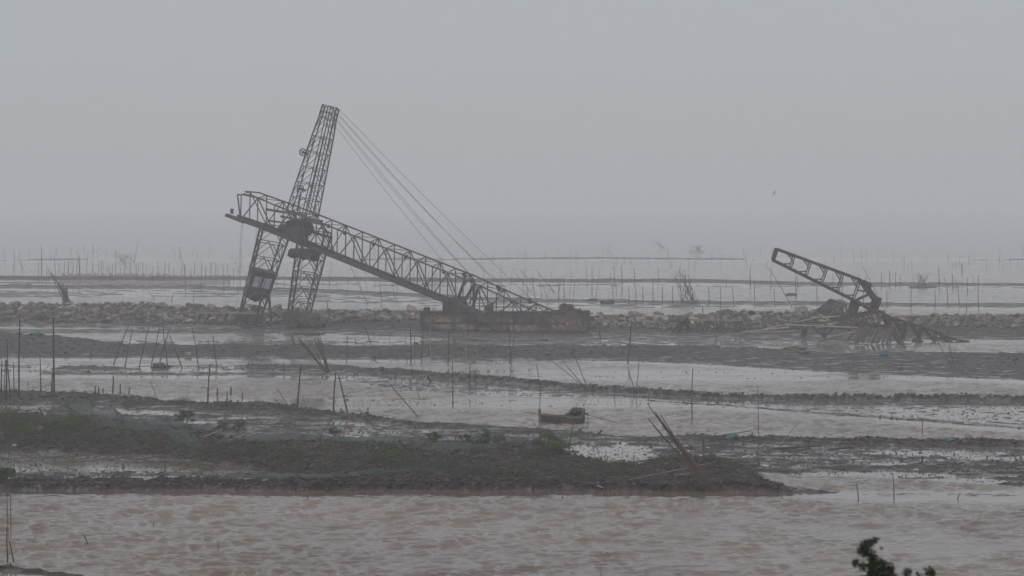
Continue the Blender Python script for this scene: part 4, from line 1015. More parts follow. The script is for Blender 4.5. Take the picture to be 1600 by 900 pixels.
bundle((1440, 449), [(rb.uniform(-12, 12), 1426 + i * 2.2, 427 + rb.uniform(-2, 4)) for i in range(13)], .9, ['bamboo_dark'], 'pole_bundle', 'faint cluster of short stakes on a far mud bar right of the gantry', clump=(4, 1.5, .4))
bundle((196, 408), [(rb.uniform(-18, 16), 176 + i * 3, 394 + rb.uniform(-1, 5)) for i in range(12)], .8, ['bamboo_dark'], 'pole_bundle', 'faint thicket of short slanting stakes in water left of the mast')
bundle((1090, 395), [(rb.uniform(-14, 14), 1080 + i * 2.2, 383 + rb.uniform(-1, 3)) for i in range(10)], .8, ['bamboo_dark'], 'pole_bundle', 'very faint thicket of stakes in the haze above the feathery sheaf')
bundle((1030, 498 - 110), [(rb.uniform(-10, 10), 1020 + i * 3, 376 + rb.uniform(-1, 3)) for i in range(5)], .7, ['bamboo_dark'], 'pole_bundle', 'very faint short row of stakes in the haze right of the crane cables')

# lying poles, planks and logs
def lying(p0, p1, w, mat, name, label, cat, lift=.08, d0=0, d1=0, grp=None, h=None):
    a_ = gp(*p0) + Vector((0, d0, lift)); b_ = gp(*p1) + Vector((0, d1, lift)); ppm = F / a_.y
    if (a_ - b_).length > 40: b_ = up_to(a_, *p1)
    mid = (a_ + b_) / 2
    mb_ = MB().bar(a_, b_, w / ppm, (h or w) / ppm, 4 if name in ('plank', 'timber') else 7, w / ppm * .8)
    o = mb_.build(name, M[mat]); 
    for v in o.data.vertices: v.co -= a_
    o.location = a_; return tag(o, label, cat, grp)
def propped(p0, p1, w, mat, name, label, cat, d1=.5):
    a_ = gp(*p0); b_ = up_to(a_, *p1) + Vector((0, d1, 0)); ppm = F / a_.y
    o = MB().bar(a_, b_, w / ppm, None, 6, w / ppm * .8).build(name, M[mat])
    for v in o.data.vertices: v.co -= a_
    o.location = a_; return tag(o, label, cat)
propped((984, 750), (1122, 727), 2.4, 'bamboo_mid', 'log', 'long pale pole lying up the near spit under the red bundle', 'pole', 3)
propped((1054, 744), (1078, 741), 2.2, 'bamboo_pale', 'log', 'short pale stick beside the long pole on the spit', 'stick')
propped((921, 757), (949, 753), 2.6, 'wood_pale', 'plank', 'pale broken board lying at the foot of the near dike', 'board')
propped((942, 763), (924, 756), 2.6, 'wood_pale', 'plank', 'pale short board crossing the other at the dike foot', 'board')
propped((600, 623.5), (665, 623), 3.0, 'wood_pale', 'timber', 'long pale timber half sunk in the pond above the spit', 'timber', .2)
propped((1208, 701), (1286, 697.5), 3.6, 'wood_dark', 'log', 'long dark log on the mud right of the teal sack', 'log', 1)
propped((1296, 702), (1337, 700), 3.2, 'wood_dark', 'log', 'shorter dark log lying just right of the long log', 'log', 1)
propped((1463, 693), (1531, 701), 3.0, 'wood_dark', 'log', 'dark bowed log lying on the mud near the cyan scrap', 'log', -1)
propped((1463, 726), (1507, 725), 2.4, 'wood_dark', 'log', 'low dark driftwood lying on the far right mudflat', 'driftwood', .5)
propped((1204, 528), (1340, 503.5), 2.2, 'bamboo_pale', 'log', 'long pale pole slanting up towards the slatted panel', 'pole', 2) if False else None
g0 = gp(1290, 527)
def air(p0, p1, w, mat, label, o0=-1, o1=-1):
    a_ = up_to(g0, *p0) + Vector((0, o0, 0)); b_ = up_to(g0, *p1) + Vector((0, o1, 0)); ppm = F / a_.y
    o = MB().bar(a_, b_, w / ppm, None, 6).build('timber_pole', M[mat])
    for v in o.data.vertices: v.co -= a_
    o.location = a_; tag(o, label, 'pole')
air((1226, 507), (1347, 511.5), 2.4, 'wood_pale', 'long level pale pole resting on the bent steelwork', -.8, -2.8)
air((1196, 515), (1288, 495), 2.0, 'wood_pale', 'pale pole rising right above the level one on the stones', 1.5, 2.5)
air((1160, 519), (1230, 512), 2.4, 'wood_pale', 'stout pale pole lying low left of the steelwork', 0, 0)
air((1172, 519), (1252, 517), 1.6, 'wood_pale', 'thin pale pole lying almost level under the stout one', -.5, -.5)
air((1288, 527), (1340, 515), 2.2, 'wood_pale', 'pale pole leaning up right in front of the slatted deck', -2.5, -3.5)
air((1282, 492), (1300, 503), 2.4, 'wood_pale', 'pale broken plank lying over the stones by the panel', 2, 1)
air((1286, 497), (1318, 495), 2.6, 'wood_pale', 'short pale plank under the slatted panel', 1.5, 1.5)
air((1398, 495), (1453, 494), 1.8, 'wood_pale', 'pale level pole lying on stones behind the bent girder', 3, 3)
air((1344, 500), (1367, 509), 2.0, 'rust', 'short rusty bar lying across the slatted deck', -4.2, -4.2)
propped((1164, 531), (1215, 531), 5, 'rock_dark', 'log', 'dark rusty beam half buried in mud below the low truss', 'beam', .5)
propped((1222, 522), (1228, 529), 2, 'bamboo_pale', 'log', 'short pale stick on the wet mud below the poles', 'stick', -.5)
for p0, p1, w_, m_, l_ in [((520, 556 - 7), (536, 556), 2, 'bamboo_pale', 'pale stick lying on the dike above the forked bundle'), ((582, 559), (598, 551), 1.8, 'wood_dark', 'dark stick lying on the dike right of the forked bundle'), ((242, 493), (262, 489), 2.4, 'wood_pale', 'weathered grey plank on the left stone bank'), ((222, 487), (250, 487), 1.8, 'wood_dark', 'dark flat beam lying on the left stone bank'), ((250, 498), (268, 496), 2.4, 'wood_dark', 'dark short beam lying at the foot of the left bank'), ((212, 623), (248, 629), 2, 'bamboo_pale', 'pale rod lying in the weeds at the left mud edge'), ((228, 629), (282, 630), 1.8, 'wood_dark', 'dark rail lying along the weedy left mud edge'), ((318, 683), (347, 671), 1.8, 'bamboo_pale', 'pale pole lying on the near dike beside the net'), ((350, 692), (398, 672), 1.6, 'bamboo_pale', 'longer pale pole slanting over the near dike'), ((368, 686), (372, 672), 1.2, 'bamboo', 'thin brown stick in the near dike net'), ((345, 672), (367, 668), 1.2, 'wood_dark', 'short dark stick on the near dike by the shrubs'), ((322, 668), (346, 669), 1.6, 'bamboo_pale', 'short pale pole lying above the near net'), ((1019, 688), (1004, 680), 1.6, 'wood_dark', 'dark branch lying left of the teal sack'), ((957, 675), (972, 681), 1.6, 'wood_dark', 'dark branch lying on mud right of the boat'), ((900, 679), (911, 668), 2.4, 'wood_dark', 'dark forked driftwood just below the boat'), ((912, 677), (903, 670), 2.2, 'wood_dark', 'dark driftwood crossing the forked one below the boat'), ((933, 679), (941, 673), 4, 'wood_dark', 'stubby dark timber on the mud right below the boat'), ((1109, 690), (1120, 676), 1.6, 'wood_dark', 'dark twig leaning near the teal sack'), ((1081, 702), (1074, 691), 1.8, 'wood_dark', 'dark twig sticking out of mud left of the teal sack')]:
    propped(p0, p1, w_, m_, 'driftwood', l_, 'driftwood', .3)
pA = gp(1099, 686)
o = MB().bar(up_to(pA, 1099, 684), up_to(pA, 1174, 673), .1, None, 6).build('bamboo_pole', M['bamboo']); tag(o, 'brown pole carrying the teal sack above the mud', 'pole')

# ------------------------------------------------------------------ small boat
def boat():
    g = gp(878, 662); k = F / g.y; R_ = -.22
    root = bpy.data.objects.new('wooden_boat', None); col.objects.link(root); root.location = (g.x, g.y, 0); root.rotation_euler = (0, 0, R_)
    ORG[root.name] = Vector((0, 0, 0))
    tag(root, 'small old wooden boat with raised bow afloat in the middle pond', 'boat')
    L = 70 / k
    st = [(-.485, .14, .0, 1.02), (-.45, .30, -.05, .95), (-.38, .48, -.12, .88), (-.25, .66, -.15, .82), (-.05, .74, -.16, .80), (.15, .76, -.14, .84), (.32, .74, -.10, .85), (.46, .64, -.02, 1.0), (.50, .60, .05, 1.05)]
    def ring(x, hw, zb, zt, inset=0):
        hw -= inset; zb += inset
        return [Vector((x * L, s * y, z)) for s, y, z in [(-1, hw, zt), (-1, hw * .97, lerp(zb, zt, .6)), (-1, hw * .8, lerp(zb, zt, .25)), (-1, hw * .45, zb), (1, hw * .45, zb), (1, hw * .8, lerp(zb, zt, .25)), (1, hw * .97, lerp(zb, zt, .6)), (1, hw, zt)]]
    def shell(sts, mat, name):
        a = MB(); n = 8
        outer = [ring(*s) for s in sts]; inner = [ring(*s, .06) for s in sts]
        for r in outer + inner: a.v += r
        m = len(sts)
        for i in range(m - 1):
            for j in range(n - 1):
                a.f.append((i * n + j, (i + 1) * n + j, (i + 1) * n + j + 1, i * n + j + 1))
                q = m * n; a.f.append((q + i * n + j, q + i * n + j + 1, q + (i + 1) * n + j + 1, q + (i + 1) * n + j))
            for j in (0, n - 1):
                q = m * n; a.f.append((i * n + j, q + i * n + j, q + (i + 1) * n + j, (i + 1) * n + j))
        for i in (0, m - 1):
            q = m * n; a.f.append(tuple(i * n + j for j in range(n))); a.f.append(tuple(q + i * n + j for j in reversed(range(n))))
        return a.build(name, M[mat], root)
    shell(st[:6], 'hull_dark', 'fore_hull'); shell([(.10, .775, -.145, .86), (.24, .78, -.13, .98)] + st[6:], 'hull_tan', 'aft_hull')
    a = MB(); a.bar((-.485 * L, 0, .0), (-.505 * L, 0, 1.02), .30, .34); a.bar((-.500 * L, 0, .95), (-.515 * L, 0, 1.55), .24, .26); a.build('bow_post', M['hull_tan'], root)
    a = MB(); a.bar((-.45 * L, -.31, .97), (-.25 * L, -.68, .85), .09); a.bar((-.25 * L, -.68, .85), (.10 * L, -.78, .84), .09); a.bar((-.45 * L, .31, .97), (-.25 * L, .68, .85), .09); a.bar((-.25 * L, .68, .85), (.10 * L, .78, .84), .09); a.bar((-.25 * L, -.68, .85), (-.25 * L, .68, .85), .09); a.build('gunwale', M['hull_tan'], root)
    a = MB(); a.hexa([(-.3 * L, -.52, .64), (.14 * L, -.66, .64), (.14 * L, .66, .64), (-.3 * L, .52, .64), (-.3 * L, -.52, .7), (.14 * L, -.66, .7), (.14 * L, .66, .7), (-.3 * L, .52, .7)]); a.build('deck', M['wood_dark'], root)
    # tan shelter boards and tarp over the stern
    a = MB(); a.hexa([(.12 * L, -.80, .95), (.20 * L, -.80, 1.0), (.20 * L, .8, 1.0), (.12 * L, .8, .95), (.25 * L, -.8, 1.72), (.30 * L, -.8, 1.75), (.30 * L, .8, 1.75), (.25 * L, .8, 1.72)]); a.build('windbreak', M['hull_tan'], root)
    a = MB(); a.hexa([(.22 * L, .74, .9), (.48 * L, .68, .9), (.48 * L, .76, .9), (.22 * L, .82, .9), (.25 * L, .74, 1.72), (.50 * L, .68, 1.62), (.50 * L, .76, 1.62), (.25 * L, .82, 1.72)]); a.build('side_board', M['hull_tan'], root)
    a = MB(); a.hexa([(.475 * L, -.66, .9), (.50 * L, -.66, .9), (.50 * L, .68, .9), (.475 * L, .68, .9), (.485 * L, -.66, 1.58), (.505 * L, -.66, 1.58), (.505 * L, .68, 1.6), (.485 * L, .68, 1.6)]); a.build('transom', M['bamboo_mid'], root)
    a = MB(); a.blob((.36 * L, .1, 1.4), (.52, .55, .42), 3, 2, .5); a.blob((.16 * L, .1, .98), (.4, .5, .25), 6, 2, .5); a.blob((.28 * L, -.3, 1.25), (.42, .4, .38), 9, 2, .5); a.blob((.40 * L, -.2, 1.45), (.30, .3, .26), 5, 2, .6); a.build('heaped_net', M['net'] if False else M['wood_dark'], root)
    a = MB(); a.tube([(.08 * L, -.80, .85), (.2 * L, -.84, .62), (.35 * L, -.84, .62), (.5 * L, -.7, .75)], .07); a.build('rubbing_band', M['teal'], root)
    a = MB(); a.tube([(.50 * L, 0, 1.05), (.56 * L, 0, 1.15), (.585 * L, 0, .95), (.59 * L, 0, .1), (.55 * L, 0, -.05)], .05); a.blob((.56 * L, 0, 1.12), (.22, .14, .14), 3, 1); a.build('outboard_engine', M['wood_dark'], root)
    a = MB(); a.bar((.57 * L, .1, 1.0), (1.22 * L, .9, .12), .07, None, 6); a.build('tiller_shaft', M['bamboo'], root)
    a = MB(); a.tube([(-.87 * L, .5, 1.15), (-.6 * L, .3, 1.0), (-.3 * L, 0, .75), (-.05 * L, -.3, .7)], .035, 5); a.build('mooring_pole', M['bamboo'], root)
boat()

# ------------------------------------------------------------------ nets draped over the dikes
def net(marks, label, thick=.04, name='fishing_net', nx=70):
    """marks: (x, y_top, y_bot, lift)"""
    T_ = np.array(marks, float); xs_ = np.linspace(T_[0, 0], T_[-1, 0], nx); ny = 9
    V = []; 
    for x_ in xs_:
        yt, yb, lf_ = (np.interp(x_, T_[:, 0], T_[:, c]) for c in (1, 2, 3))
        foot = gp(x_, yb)
        back = gp(x_, min(yb - .5, yt + lf_ * (F / foot.y)))
        for j in range(ny):
            u = j / (ny - 1)
            P = foot.lerp(back, u); 
            zg = max(0, float(height(np.array([P.x]), np.array([P.y]))[0][0]))
            lift = .07 + lf_ * math.sin(min(1, u * 1.25) * math.pi / 2) * (1 - .0 * u) + .09 * math.sin(x_ * .31 + j) * (lf_ > .05) + .05 * math.sin(x_ * .9 + j * 2)
            V.append((P.x, P.y, max(zg, lerp(foot.z, back.z, u)) + lift))
    F_ = [(i * ny + j, (i + 1) * ny + j, (i + 1) * ny + j + 1, i * ny + j + 1) for i in range(nx - 1) for j in range(ny - 1)]
    o = link_mesh(name, V, F_, M['net'], smooth=True)
    sm = o.modifiers.new('s', 'SOLIDIFY'); sm.thickness = thick
    return tag(o, label, 'net')
net([(61, 660, 664, 0), (68, 650, 664, .5), (85, 637, 663, .9), (100, 633, 661, 1.1), (130, 626, 659, 1.3), (142, 629, 662, 1.1), (148, 641, 664, .6), (160, 638, 665, .8), (177, 638, 672, .9), (195, 652, 674, .4)], 'sheer green net strung on sticks over the left end of the near dike', nx=50)
net([(180, 642, 664, .6), (196, 652, 672, .4), (215, 656, 676, .3), (245, 660, 674, .3), (262, 652, 672, .7), (285, 661, 678, .3), (330, 668, 676, .1), (352, 669, 672, .05)], 'sheer green net sagging between sticks along the dike crest', nx=50)
net([(262, 668, 680, .1), (276, 672, 696, .08), (300, 676, 700, .05), (312, 690, 702, .05)], 'end of green net hanging down the dike slope beside the pale poles', nx=20)
net([(345, 690, 694, .03), (400, 680, 692, .08), (460, 678, 690, .08), (500, 681, 690, .08), (560, 684, 693, .1), (620, 683, 700, .1), (680, 691, 706, .1), (740, 693, 705, .06), (800, 695, 699, .03)], 'long green net lying flat along the crest of the near dike', nx=80)
net([(395, 744, 751, .12), (420, 740, 750, .15), (470, 742, 749, .15), (540, 742, 748, .2), (580, 735, 742, .2), (625, 734, 740, .2), (665, 733, 739, .2), (700, 741, 746, .1)], 'dark green net roll lying along the waterside foot of the dike', nx=60)
net([(38, 745, 751, .15), (60, 745, 751, .2), (100, 745, 750, .1)], 'short dark net heap by the shrub at the lower left', nx=16)
net([(205, 506, 509, .1), (235, 506, 509, .1), (262, 507, 509.5, .1)], 'thin green net strip along the water edge below the left bank', nx=16)
net([(785, 694, 697, .15), (800, 693, 697, .2), (826, 693, 697, .12)], 'rolled pale green net end beside the large shrub', nx=12)
for (p0, p1, w_), l_ in zip([((139, 659), (100, 633), 2.6), ((104, 659), (75, 647), 1.8), ((66, 647), (60, 638), 3), ((146, 637), (139, 621), 2.4), ((195, 653), (177, 638), 2.2), ((281, 664), (262, 652), 1.8), ((23, 647), (29, 637), 2)],
    ['dark stick propping the tall peak of the left green net', 'dark stick lying across the left green net', 'short dark stub at the left edge of the green net', 'dark stick standing behind the peak of the left net', 'dark stick holding up the middle of the green net', 'dark stick holding the right peak of the green net', 'small dark forked stick left of the green net']):
    propped(p0, p1, w_, 'wood_dark', 'net_stick', l_, 'stick', .4)
M['red_net'] = mottled('faded_red_net', (.10, .05, .045), (.20, .10, .09), 1, .9, bump=0); M['red_net'].node_tree.nodes['Principled BSDF'].inputs['Alpha'].default_value = .35
V_, F_2 = [], []
for i in range(48):
    x_ = 93 + i * 5.7; g_ = gp(x_, 438.5); k_ = F / g_.y; t_ = (1.2 + 1.6 * abs(math.sin(i * 1.7)) * (1 if i < 30 else .6)) * .9
    V_ += [tuple(g_), (g_.x, g_.y, g_.z + t_)]
    if i: F_2.append((2 * i - 2, 2 * i, 2 * i + 1, 2 * i - 1))
o = link_mesh('net_fence', V_, F_2, M['red_net']); o.modifiers.new('s', 'SOLIDIFY').thickness = .05
tag(o, 'faded reddish net fence strung between hazy stakes left of the mast', 'net fence')
# sacks, tarps, floats
def lump(px, py, r, mat, name, label, cat, seed=1, jag=.45, cl=.4):
    g = gp(px, py); o = MB().blob((0, 0, r[2] * cl), r, seed, 3, jag).build(name, M[mat]); o.location = g; tag(o, label, cat); return o
def slump(px, py, wpx, hpx, mat, name, label, cat, seed=1):
    g = gp(px, py); k = F / g.y; return lump(px, py, (wpx / k / 2, wpx / k / 3, hpx / k / 1.6), mat, name, label, cat, seed)
slump(1143, 686, 20, 10, 'teal', 'sack', 'teal sack hanging on a pole above the right mudflat', 'sack', 3)
slump(1380, 557, 15, 10, 'blue', 'tarpaulin', 'dark blue crumpled tarpaulin on mud below the gantry', 'tarpaulin', 5)
slump(1256, 553, 15, 5, 'blue', 'tarpaulin', 'low dark blue tarpaulin on the mud left of the gantry', 'tarpaulin', 6)
slump(1482, 689, 16, 5, 'cyan', 'plastic_scrap', 'cyan plastic scrap on the mud bank at the right', 'scrap', 7)
slump(539, 620, 10, 3, 'blue', 'plastic_scrap', 'small dark blue float between two leaning poles', 'float', 8)
slump(56, 524, 18, 5, 'teal', 'net_heap', 'small teal net heap on the mud between two tall poles', 'net heap', 9)
slump(28, 523, 8, 4, 'net', 'net_heap', 'small green net heap beside the first tall poles', 'net heap', 10)
slump(294, 556, 11, 6, 'cloth_pale', 'sack', 'white sack among the slanting poles at left', 'sack', 11)
slump(63, 672, 10, 7, 'cloth_pale', 'sack', 'pale yellowish sack lying on the near dike slope', 'sack', 12)
slump(22, 697, 8, 4, 'cloth_pale', 'sack', 'small pale rag on the dike at the far left', 'rag', 13)
slump(250, 574, 26, 8, 'wood_dark', 'debris_heap', 'dark heap of rotten net under the slanting poles', 'heap', 14)
slump(70, 620, 22, 4, 'wood_dark', 'debris_heap', 'flat dark debris on the left mudbank', 'heap', 15)
slump(547, 668, 7, 5, 'rock_tan', 'plastic_scrap', 'small pale pink scrap on the weedy flat', 'scrap', 16)
slump(588, 701, 3, 3, 'cloth_pale', 'litter', 'tiny white litter on the near dike slope', 'litter', 17)
slump(850, 546 - 13, 12, 0.1 + 4, 'wood_dark', 'debris_heap', 'low dark lump on wet mud in front of the barge', 'heap', 18)
slump(650, 538, 7, 3, 'wood_dark', 'debris_heap', 'small dark lump at the water edge left of the barge front', 'heap', 19)
slump(1135, 754, 12, 10, 'net', 'net_heap', 'green net heap hanging on the tip of the near spit', 'net heap', 20)
slump(999, 504, 10, 8, 'cloth_pale', 'sack', 'whitish sack on the stones right of the barge', 'sack', 22)
slump(1472, 529, 26, 7, 'rock_grey', 'concrete_block', 'grey slumped block behind the end of the bent girder', 'block', 23)
slump(1240, 546, 35, 6, 'herb', 'weed_mound', 'low weedy mound on the mud left of the gantry', 'mound', 24)
slump(925, 470, 14, 4, 'wood_dark', 'debris_heap', 'dark low heap on the far mud above the barge end', 'heap', 25)
slump(950, 474, 22, 6, 'wood_dark', 'debris_heap', 'longer dark low heap on the far mud right of the barge', 'heap', 26)
slump(1238, 462, 20, 4, 'wood_dark', 'debris_heap', 'faint dark heap in the far shallows left of gantry', 'heap', 27)
g = gp(10, 884); a = MB(); a.tube([gp(-12, 888) + Vector((0, 0, .1)), gp(5, 886) + Vector((0, 0, .12)), gp(18, 884) + Vector((0, 0, .12)), gp(24, 886) + Vector((0, 0, .05))], .09, 8); tag(a.build('foam_float', M['cloth_pale'], None, True), 'pale foam strip washed onto the lower left mud', 'float')

# ------------------------------------------------------------------ plants
def leaf_cloud(centres, radii, count, leaf, seed, flat=1.0, up=.0):
    rs = np.random.RandomState(seed); C_ = np.asarray(centres, float); R_ = np.asarray(radii, float)
    i = rs.choice(len(C_), count, p=(R_.prod(1) ** .7 if R_.ndim > 1 else R_ ** 2) / ((R_.prod(1) ** .7 if R_.ndim > 1 else R_ ** 2).sum()))
    d = rs.normal(size=(count, 3)); d /= np.linalg.norm(d, axis=1)[:, None]; d *= rs.rand(count, 1) ** .4
    d[:, 2] = np.abs(d[:, 2]) * flat if up else d[:, 2]
    rad = R_[i] if R_.ndim > 1 else R_[i][:, None]
    P = C_[i] + d * rad
    u = rs.normal(size=(count, 3)); u /= np.linalg.norm(u, axis=1)[:, None]; u[:, 2] += up; u /= np.linalg.norm(u, axis=1)[:, None]
    v = np.cross(u, rs.normal(size=(count, 3))); v /= np.linalg.norm(v, axis=1)[:, None] + 1e-9
    l = leaf * rs.uniform(.6, 1.4, (count, 1))
    V = np.stack([P - v * l * .28, P + u * l * .5 - v * l * .1, P + u * l, P + v * l * .28], 1).reshape(-1, 3)
    return V, np.arange(count * 4).reshape(-1, 4)
def shrub(px, py, wpx, hpx, label, mat='leaf', n=1500, seed=1, name='shrub', leafsize=.13):
    g = gp(px, py); k = F / g.y; W, Hh = wpx / k * 1.3, hpx / k * 1.15
    root = thing(name, g, label, 'shrub'); rr_ = random.Random(seed)
    cs, rd = [], []
    for q in range(16):
        x_ = rr_.uniform(-.42, .42) * W; z_ = rr_.uniform(.2, .95) * Hh * (1 - 1.5 * (x_ / W) ** 2) * .9
        cs.append((x_, rr_.gauss(0, .2) * W, z_)); r_ = rr_.uniform(.13, .2) * W; rd.append((r_, r_, r_ * .8))
    V, Q = leaf_cloud(cs, rd, n, leafsize, seed, up=.5)
    o = big_mesh('foliage', V, Q, M[mat]); o.parent = root
    st = MB()
    for q in range(7):
        c = Vector(cs[q]); st.tube([(0, 0, -.1), c * .5 + Vector((0, 0, .1)), c], .03, 4, .01)
    o = st.build('stem', M['bark']); o.parent = root
    return root
for i, (x_, y_, w_, h_, l_, m_, n_) in enumerate([
    (858, 708, 46, 29, 'largest rounded green shrub on the dike crest below the boat', 'leaf_bright', 5200),
    (752, 694, 26, 20, 'bright green shrub left of the largest shrub', 'leaf_bright', 2400),
    (677, 691, 19, 14, 'small bright shrub standing alone mid dike', 'leaf_bright', 1400),
    (727, 692, 14, 12, 'small pale shrub just left of the bright shrub', 'leaf_bright', 800),
    (781, 694, 18, 12, 'small dark shrub between two larger green shrubs', 'leaf', 1000),
    (289, 665, 26, 22, 'dark green shrub behind the right peak of the net', 'leaf', 2400),
    (349, 672, 15, 14, 'small dark shrub right of the net sticks', 'leaf', 1000),
    (374, 674, 16, 17, 'small dark shrub with upright shoots beside the lying poles', 'leaf', 1200),
    (523, 682, 17, 14, 'small green shrub behind the long crest net', 'leaf', 900),
    (15, 753, 34, 24, 'dark green shrub at the waterside far left', 'leaf', 2400),
    (1108, 724, 20, 12, 'leafy shrub behind the red pole bundle', 'leaf_bright', 1300)]):
    shrub(x_, y_, w_, h_, l_, m_, n_, 40 + i)
def herbs(patches, mat, name, label, seed, leafsize=.13, dens=1.0):
    rs = np.random.RandomState(seed); X_, Y_, S_ = [], [], []
    for (cx, cy, rx, ry, h_) in patches:
        n_ = int(rx * ry * .16 * dens) + 5
        a_ = rs.rand(n_) * 6.28; q = rs.rand(n_) ** .6
        X_ += list(cx + np.cos(a_) * q * rx); Y_ += list(cy + np.sin(a_) * q * ry); S_ += [h_] * n_
    X_, Y_, S_ = map(np.array, (X_, Y_, S_))
    nz = fbm(X_ / 22, Y_ / 5.5, 77, 3); k_ = nz > -.02; X_, Y_, S_ = X_[k_], Y_[k_], S_[k_]
    P_, ok = gpts(X_, Y_); k_ = P_[:, 2] > .06; P_, S_ = P_[k_], S_[k_]
    sc = S_ * 1.25 * np.exp(rs.normal(.1, .45, len(P_)))
    V, Q = leaf_cloud(P_, np.stack([sc * 1.4, sc * 1.3, sc * 1.15], -1), len(P_) * 34, leafsize, seed, up=.6)
    o = big_mesh(name, V, Q, M[mat]); tag(o, label, None, None, 'stuff')
herbs([(30, 655, 45, 10, .3), (30, 668, 60, 14, .4), (90, 672, 60, 12, .4), (60, 690, 55, 9, .35), (115, 690, 45, 10, .35), (160, 693, 40, 8, .35), (210, 690, 50, 10, .35), (250, 700, 50, 8, .35), (305, 705, 35, 8, .3), (350, 714, 60, 7, .35), (395, 705, 35, 6, .3), (430, 712, 45, 8, .35), (470, 720, 60, 8, .35), (500, 702, 30, 6, .3), (540, 700, 28, 5, .3), (585, 715, 55, 10, .35), (620, 722, 35, 7, .35), (640, 730, 80, 6, .3), (490, 735, 40, 6, .35), (690, 735, 60, 7, .35), (745, 738, 60, 7, .35), (790, 742, 40, 5, .3), (745, 709, 14, 6, .35), (855, 712, 18, 6, .35), (845, 735, 40, 7, .35), (900, 739, 50, 9, .4), (950, 740, 40, 9, .4), (950, 724, 20, 6, .35), (990, 735, 22, 6, .35), (1045, 719, 25, 6, .3), (1120, 722, 40, 7, .4), (1160, 733, 36, 6, .35), (1195, 747, 30, 5, .3), (1060, 717, 40, 5, .35), (1100, 716, 30, 5, .3), (200, 745, 70, 4.5, .35), (325, 745, 22, 5, .4), (290, 743, 20, 4, .35), (370, 742, 30, 4.5, .35), (420, 741, 30, 4, .3), (570, 745, 30, 6, .4), (600, 738, 60, 5, .3), (155, 655, 50, 6, .3)], 'herb', 'ground_herbs', 'low green and rusty salt-marsh herbs covering the near dike', 3)
herbs([(110, 613, 35, 2.5, .2), (60, 616, 50, 2.5, .15), (180, 623, 60, 4, .2), (200, 630, 45, 3, .2), (250, 630, 50, 3, .2), (292, 631, 14, 4, .3), (350, 634, 60, 4, .25), (420, 640, 60, 4, .25), (480, 645, 50, 4, .25), (540, 648, 40, 4, .25), (455, 654, 25, 2, .2), (590, 652, 15, 2.5, .2), (400, 619, 35, 1.2, .12), (345, 618, 20, 1.2, .12), (1530, 688, 90, 3, .15)], 'herb', 'edge_herbs', 'low dark weeds along the middle mud edges', 4, .12)
herbs([(60, 453.5, 90, 2.5, .35), (170, 455, 60, 1.5, .25), (230, 497, 120, 4, .25), (50, 500, 100, 3, .25), (555, 492, 60, 5, .3), (545, 499, 40, 3, .25), (1480, 505, 60, 4, .25), (1360, 551, 60, 1.5, .15)], 'herb', 'bank_weeds', 'sparse green weeds growing among the far banks', 6, .25, 1.3)

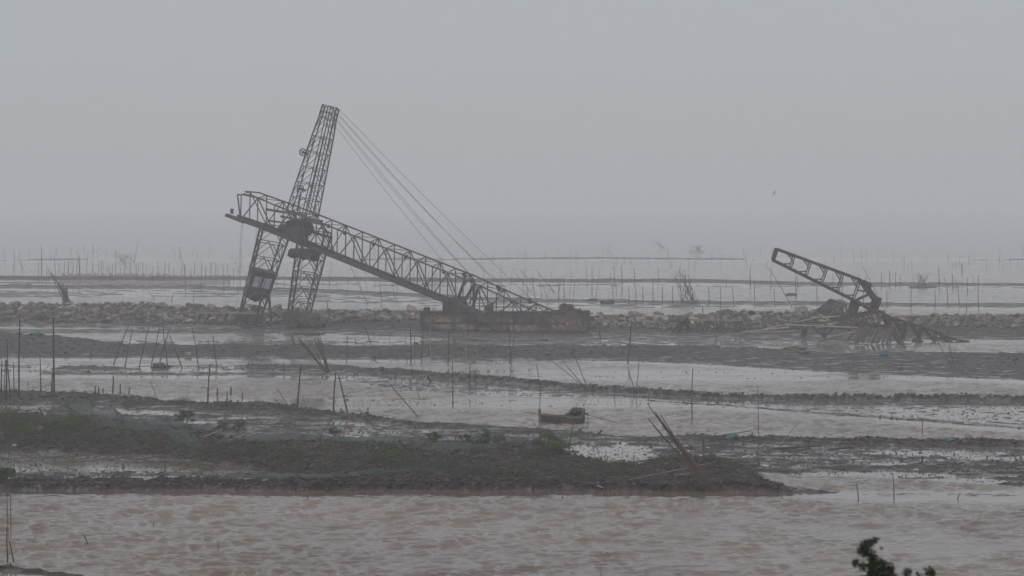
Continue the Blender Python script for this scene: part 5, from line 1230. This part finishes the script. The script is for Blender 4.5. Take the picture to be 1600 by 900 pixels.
# near sapling on the shore slope below the viewpoint
def sapling():
    y_ = 42.0; X = (1368 - 800) / F * y_; zb = hill_z(X, y_)
    root = thing('young_tree', (X, y_, zb), 'blurred dark green treetop rising at the bottom right edge', 'tree')
    def at(px, py, o=0): return Vector(((px - 800) / F * y_, y_ + o, H - (py - PY0) / F * y_))
    tr = MB()
    tr.tube([Vector((X, y_, zb - .2)), at(1372, 960), at(1368, 900), at(1360, 872), at(1362, 852)], .035, 7, .008)
    for p, q, o in [((1370, 935), (1385, 890), .1), ((1368, 905), (1340, 880), -.1), ((1364, 885), (1348, 858), .1), ((1366, 890), (1390, 893), -.1), ((1371, 950), (1420, 898), .2), ((1371, 960), (1450, 892), 0), ((1372, 980), (1470, 930), .3), ((1372, 980), (1310, 930), .3)]:
        tr.tube([at(*p), (at(*p) + at(*q, o)) / 2 + Vector((0, 0, -.02)), at(*q, o)], .012, 5, .005)
    o_ = tr.build('trunk', M['bark']); o_.data.transform(Matrix.Translation(-Vector((X, y_, zb)))); o_.parent = root
    cs = [(1344, 856, 8), (1352, 853, 9), (1360, 848, 6), (1370, 845, 5), (1376, 855, 3), (1350, 862, 9), (1362, 866, 9), (1337, 880, 7), (1347, 884, 7), (1366, 880, 12), (1378, 880, 6), (1388, 889, 11), (1365, 893, 12), (1375, 900, 14), (1395, 898, 9), (1419, 896, 8), (1434, 897, 5), (1452, 893, 9), (1362, 912, 16), (1390, 918, 16), (1420, 915, 14), (1450, 915, 14), (1340, 930, 18), (1375, 945, 22), (1415, 945, 20), (1455, 940, 20)]
    base_ = Vector((X, y_, zb))
    C_ = [at(x, y, random.uniform(-.12, .12)) - base_ for x, y, r in cs]; R_ = [(r / F * y_,) * 3 for x, y, r in cs]
    V, Q = leaf_cloud(C_, R_, 6500, .05, 9)
    o_ = big_mesh('crown', V, Q, M['leaf_near']); o_.parent = root
sapling()

# gull
def gull():
    Y = 330.0; c = Vector(((1210 - 800) / F * Y, Y, H + (PY0 - 302) / F * Y))
    root = thing('gull', c, 'small grey gull gliding in the empty sky above the gantry', 'bird')
    a = MB(); s_ = .07
    a.tube([(-.22, 0, -.06), (-.1, 0, -.02), (.05, 0, 0), (.16, 0, .01), (.24, 0, 0)], .03, 6, .02); k = len(a.v)
    pts = [(0, 0, 0), (.10, -.05, .16), (.22, -.08, .34), (.30, -.1, .42)]
    pts2 = [(-.1, 0, 0), (-.02, .05, .14), (.10, .08, .30), (.30, .1, .42)]
    for sgn in (1, -1):
        k = len(a.v)
        for i in range(4):
            p, q = pts[i], pts2[i]; f_ = (1 if sgn > 0 else -1)
            for z_ in (0, .012): a.v += [Vector((p[0] if f_ > 0 else -p[0] * .9, p[1] + .05 * f_, (p[2] if f_ > 0 else -p[2] * .75) + z_)), Vector((q[0] if f_ > 0 else -q[0] * .9 - .06, q[1], (q[2] if f_ > 0 else -q[2] * .75) + z_))]
        for i in range(3):
            o_ = k + i * 4; a.f += [(o_, o_ + 4, o_ + 5, o_ + 1), (o_ + 2, o_ + 3, o_ + 7, o_ + 6), (o_, o_ + 2, o_ + 6, o_ + 4), (o_ + 1, o_ + 5, o_ + 7, o_ + 3)]
    b = a.build('body', M['bird']); b.parent = root
gull()
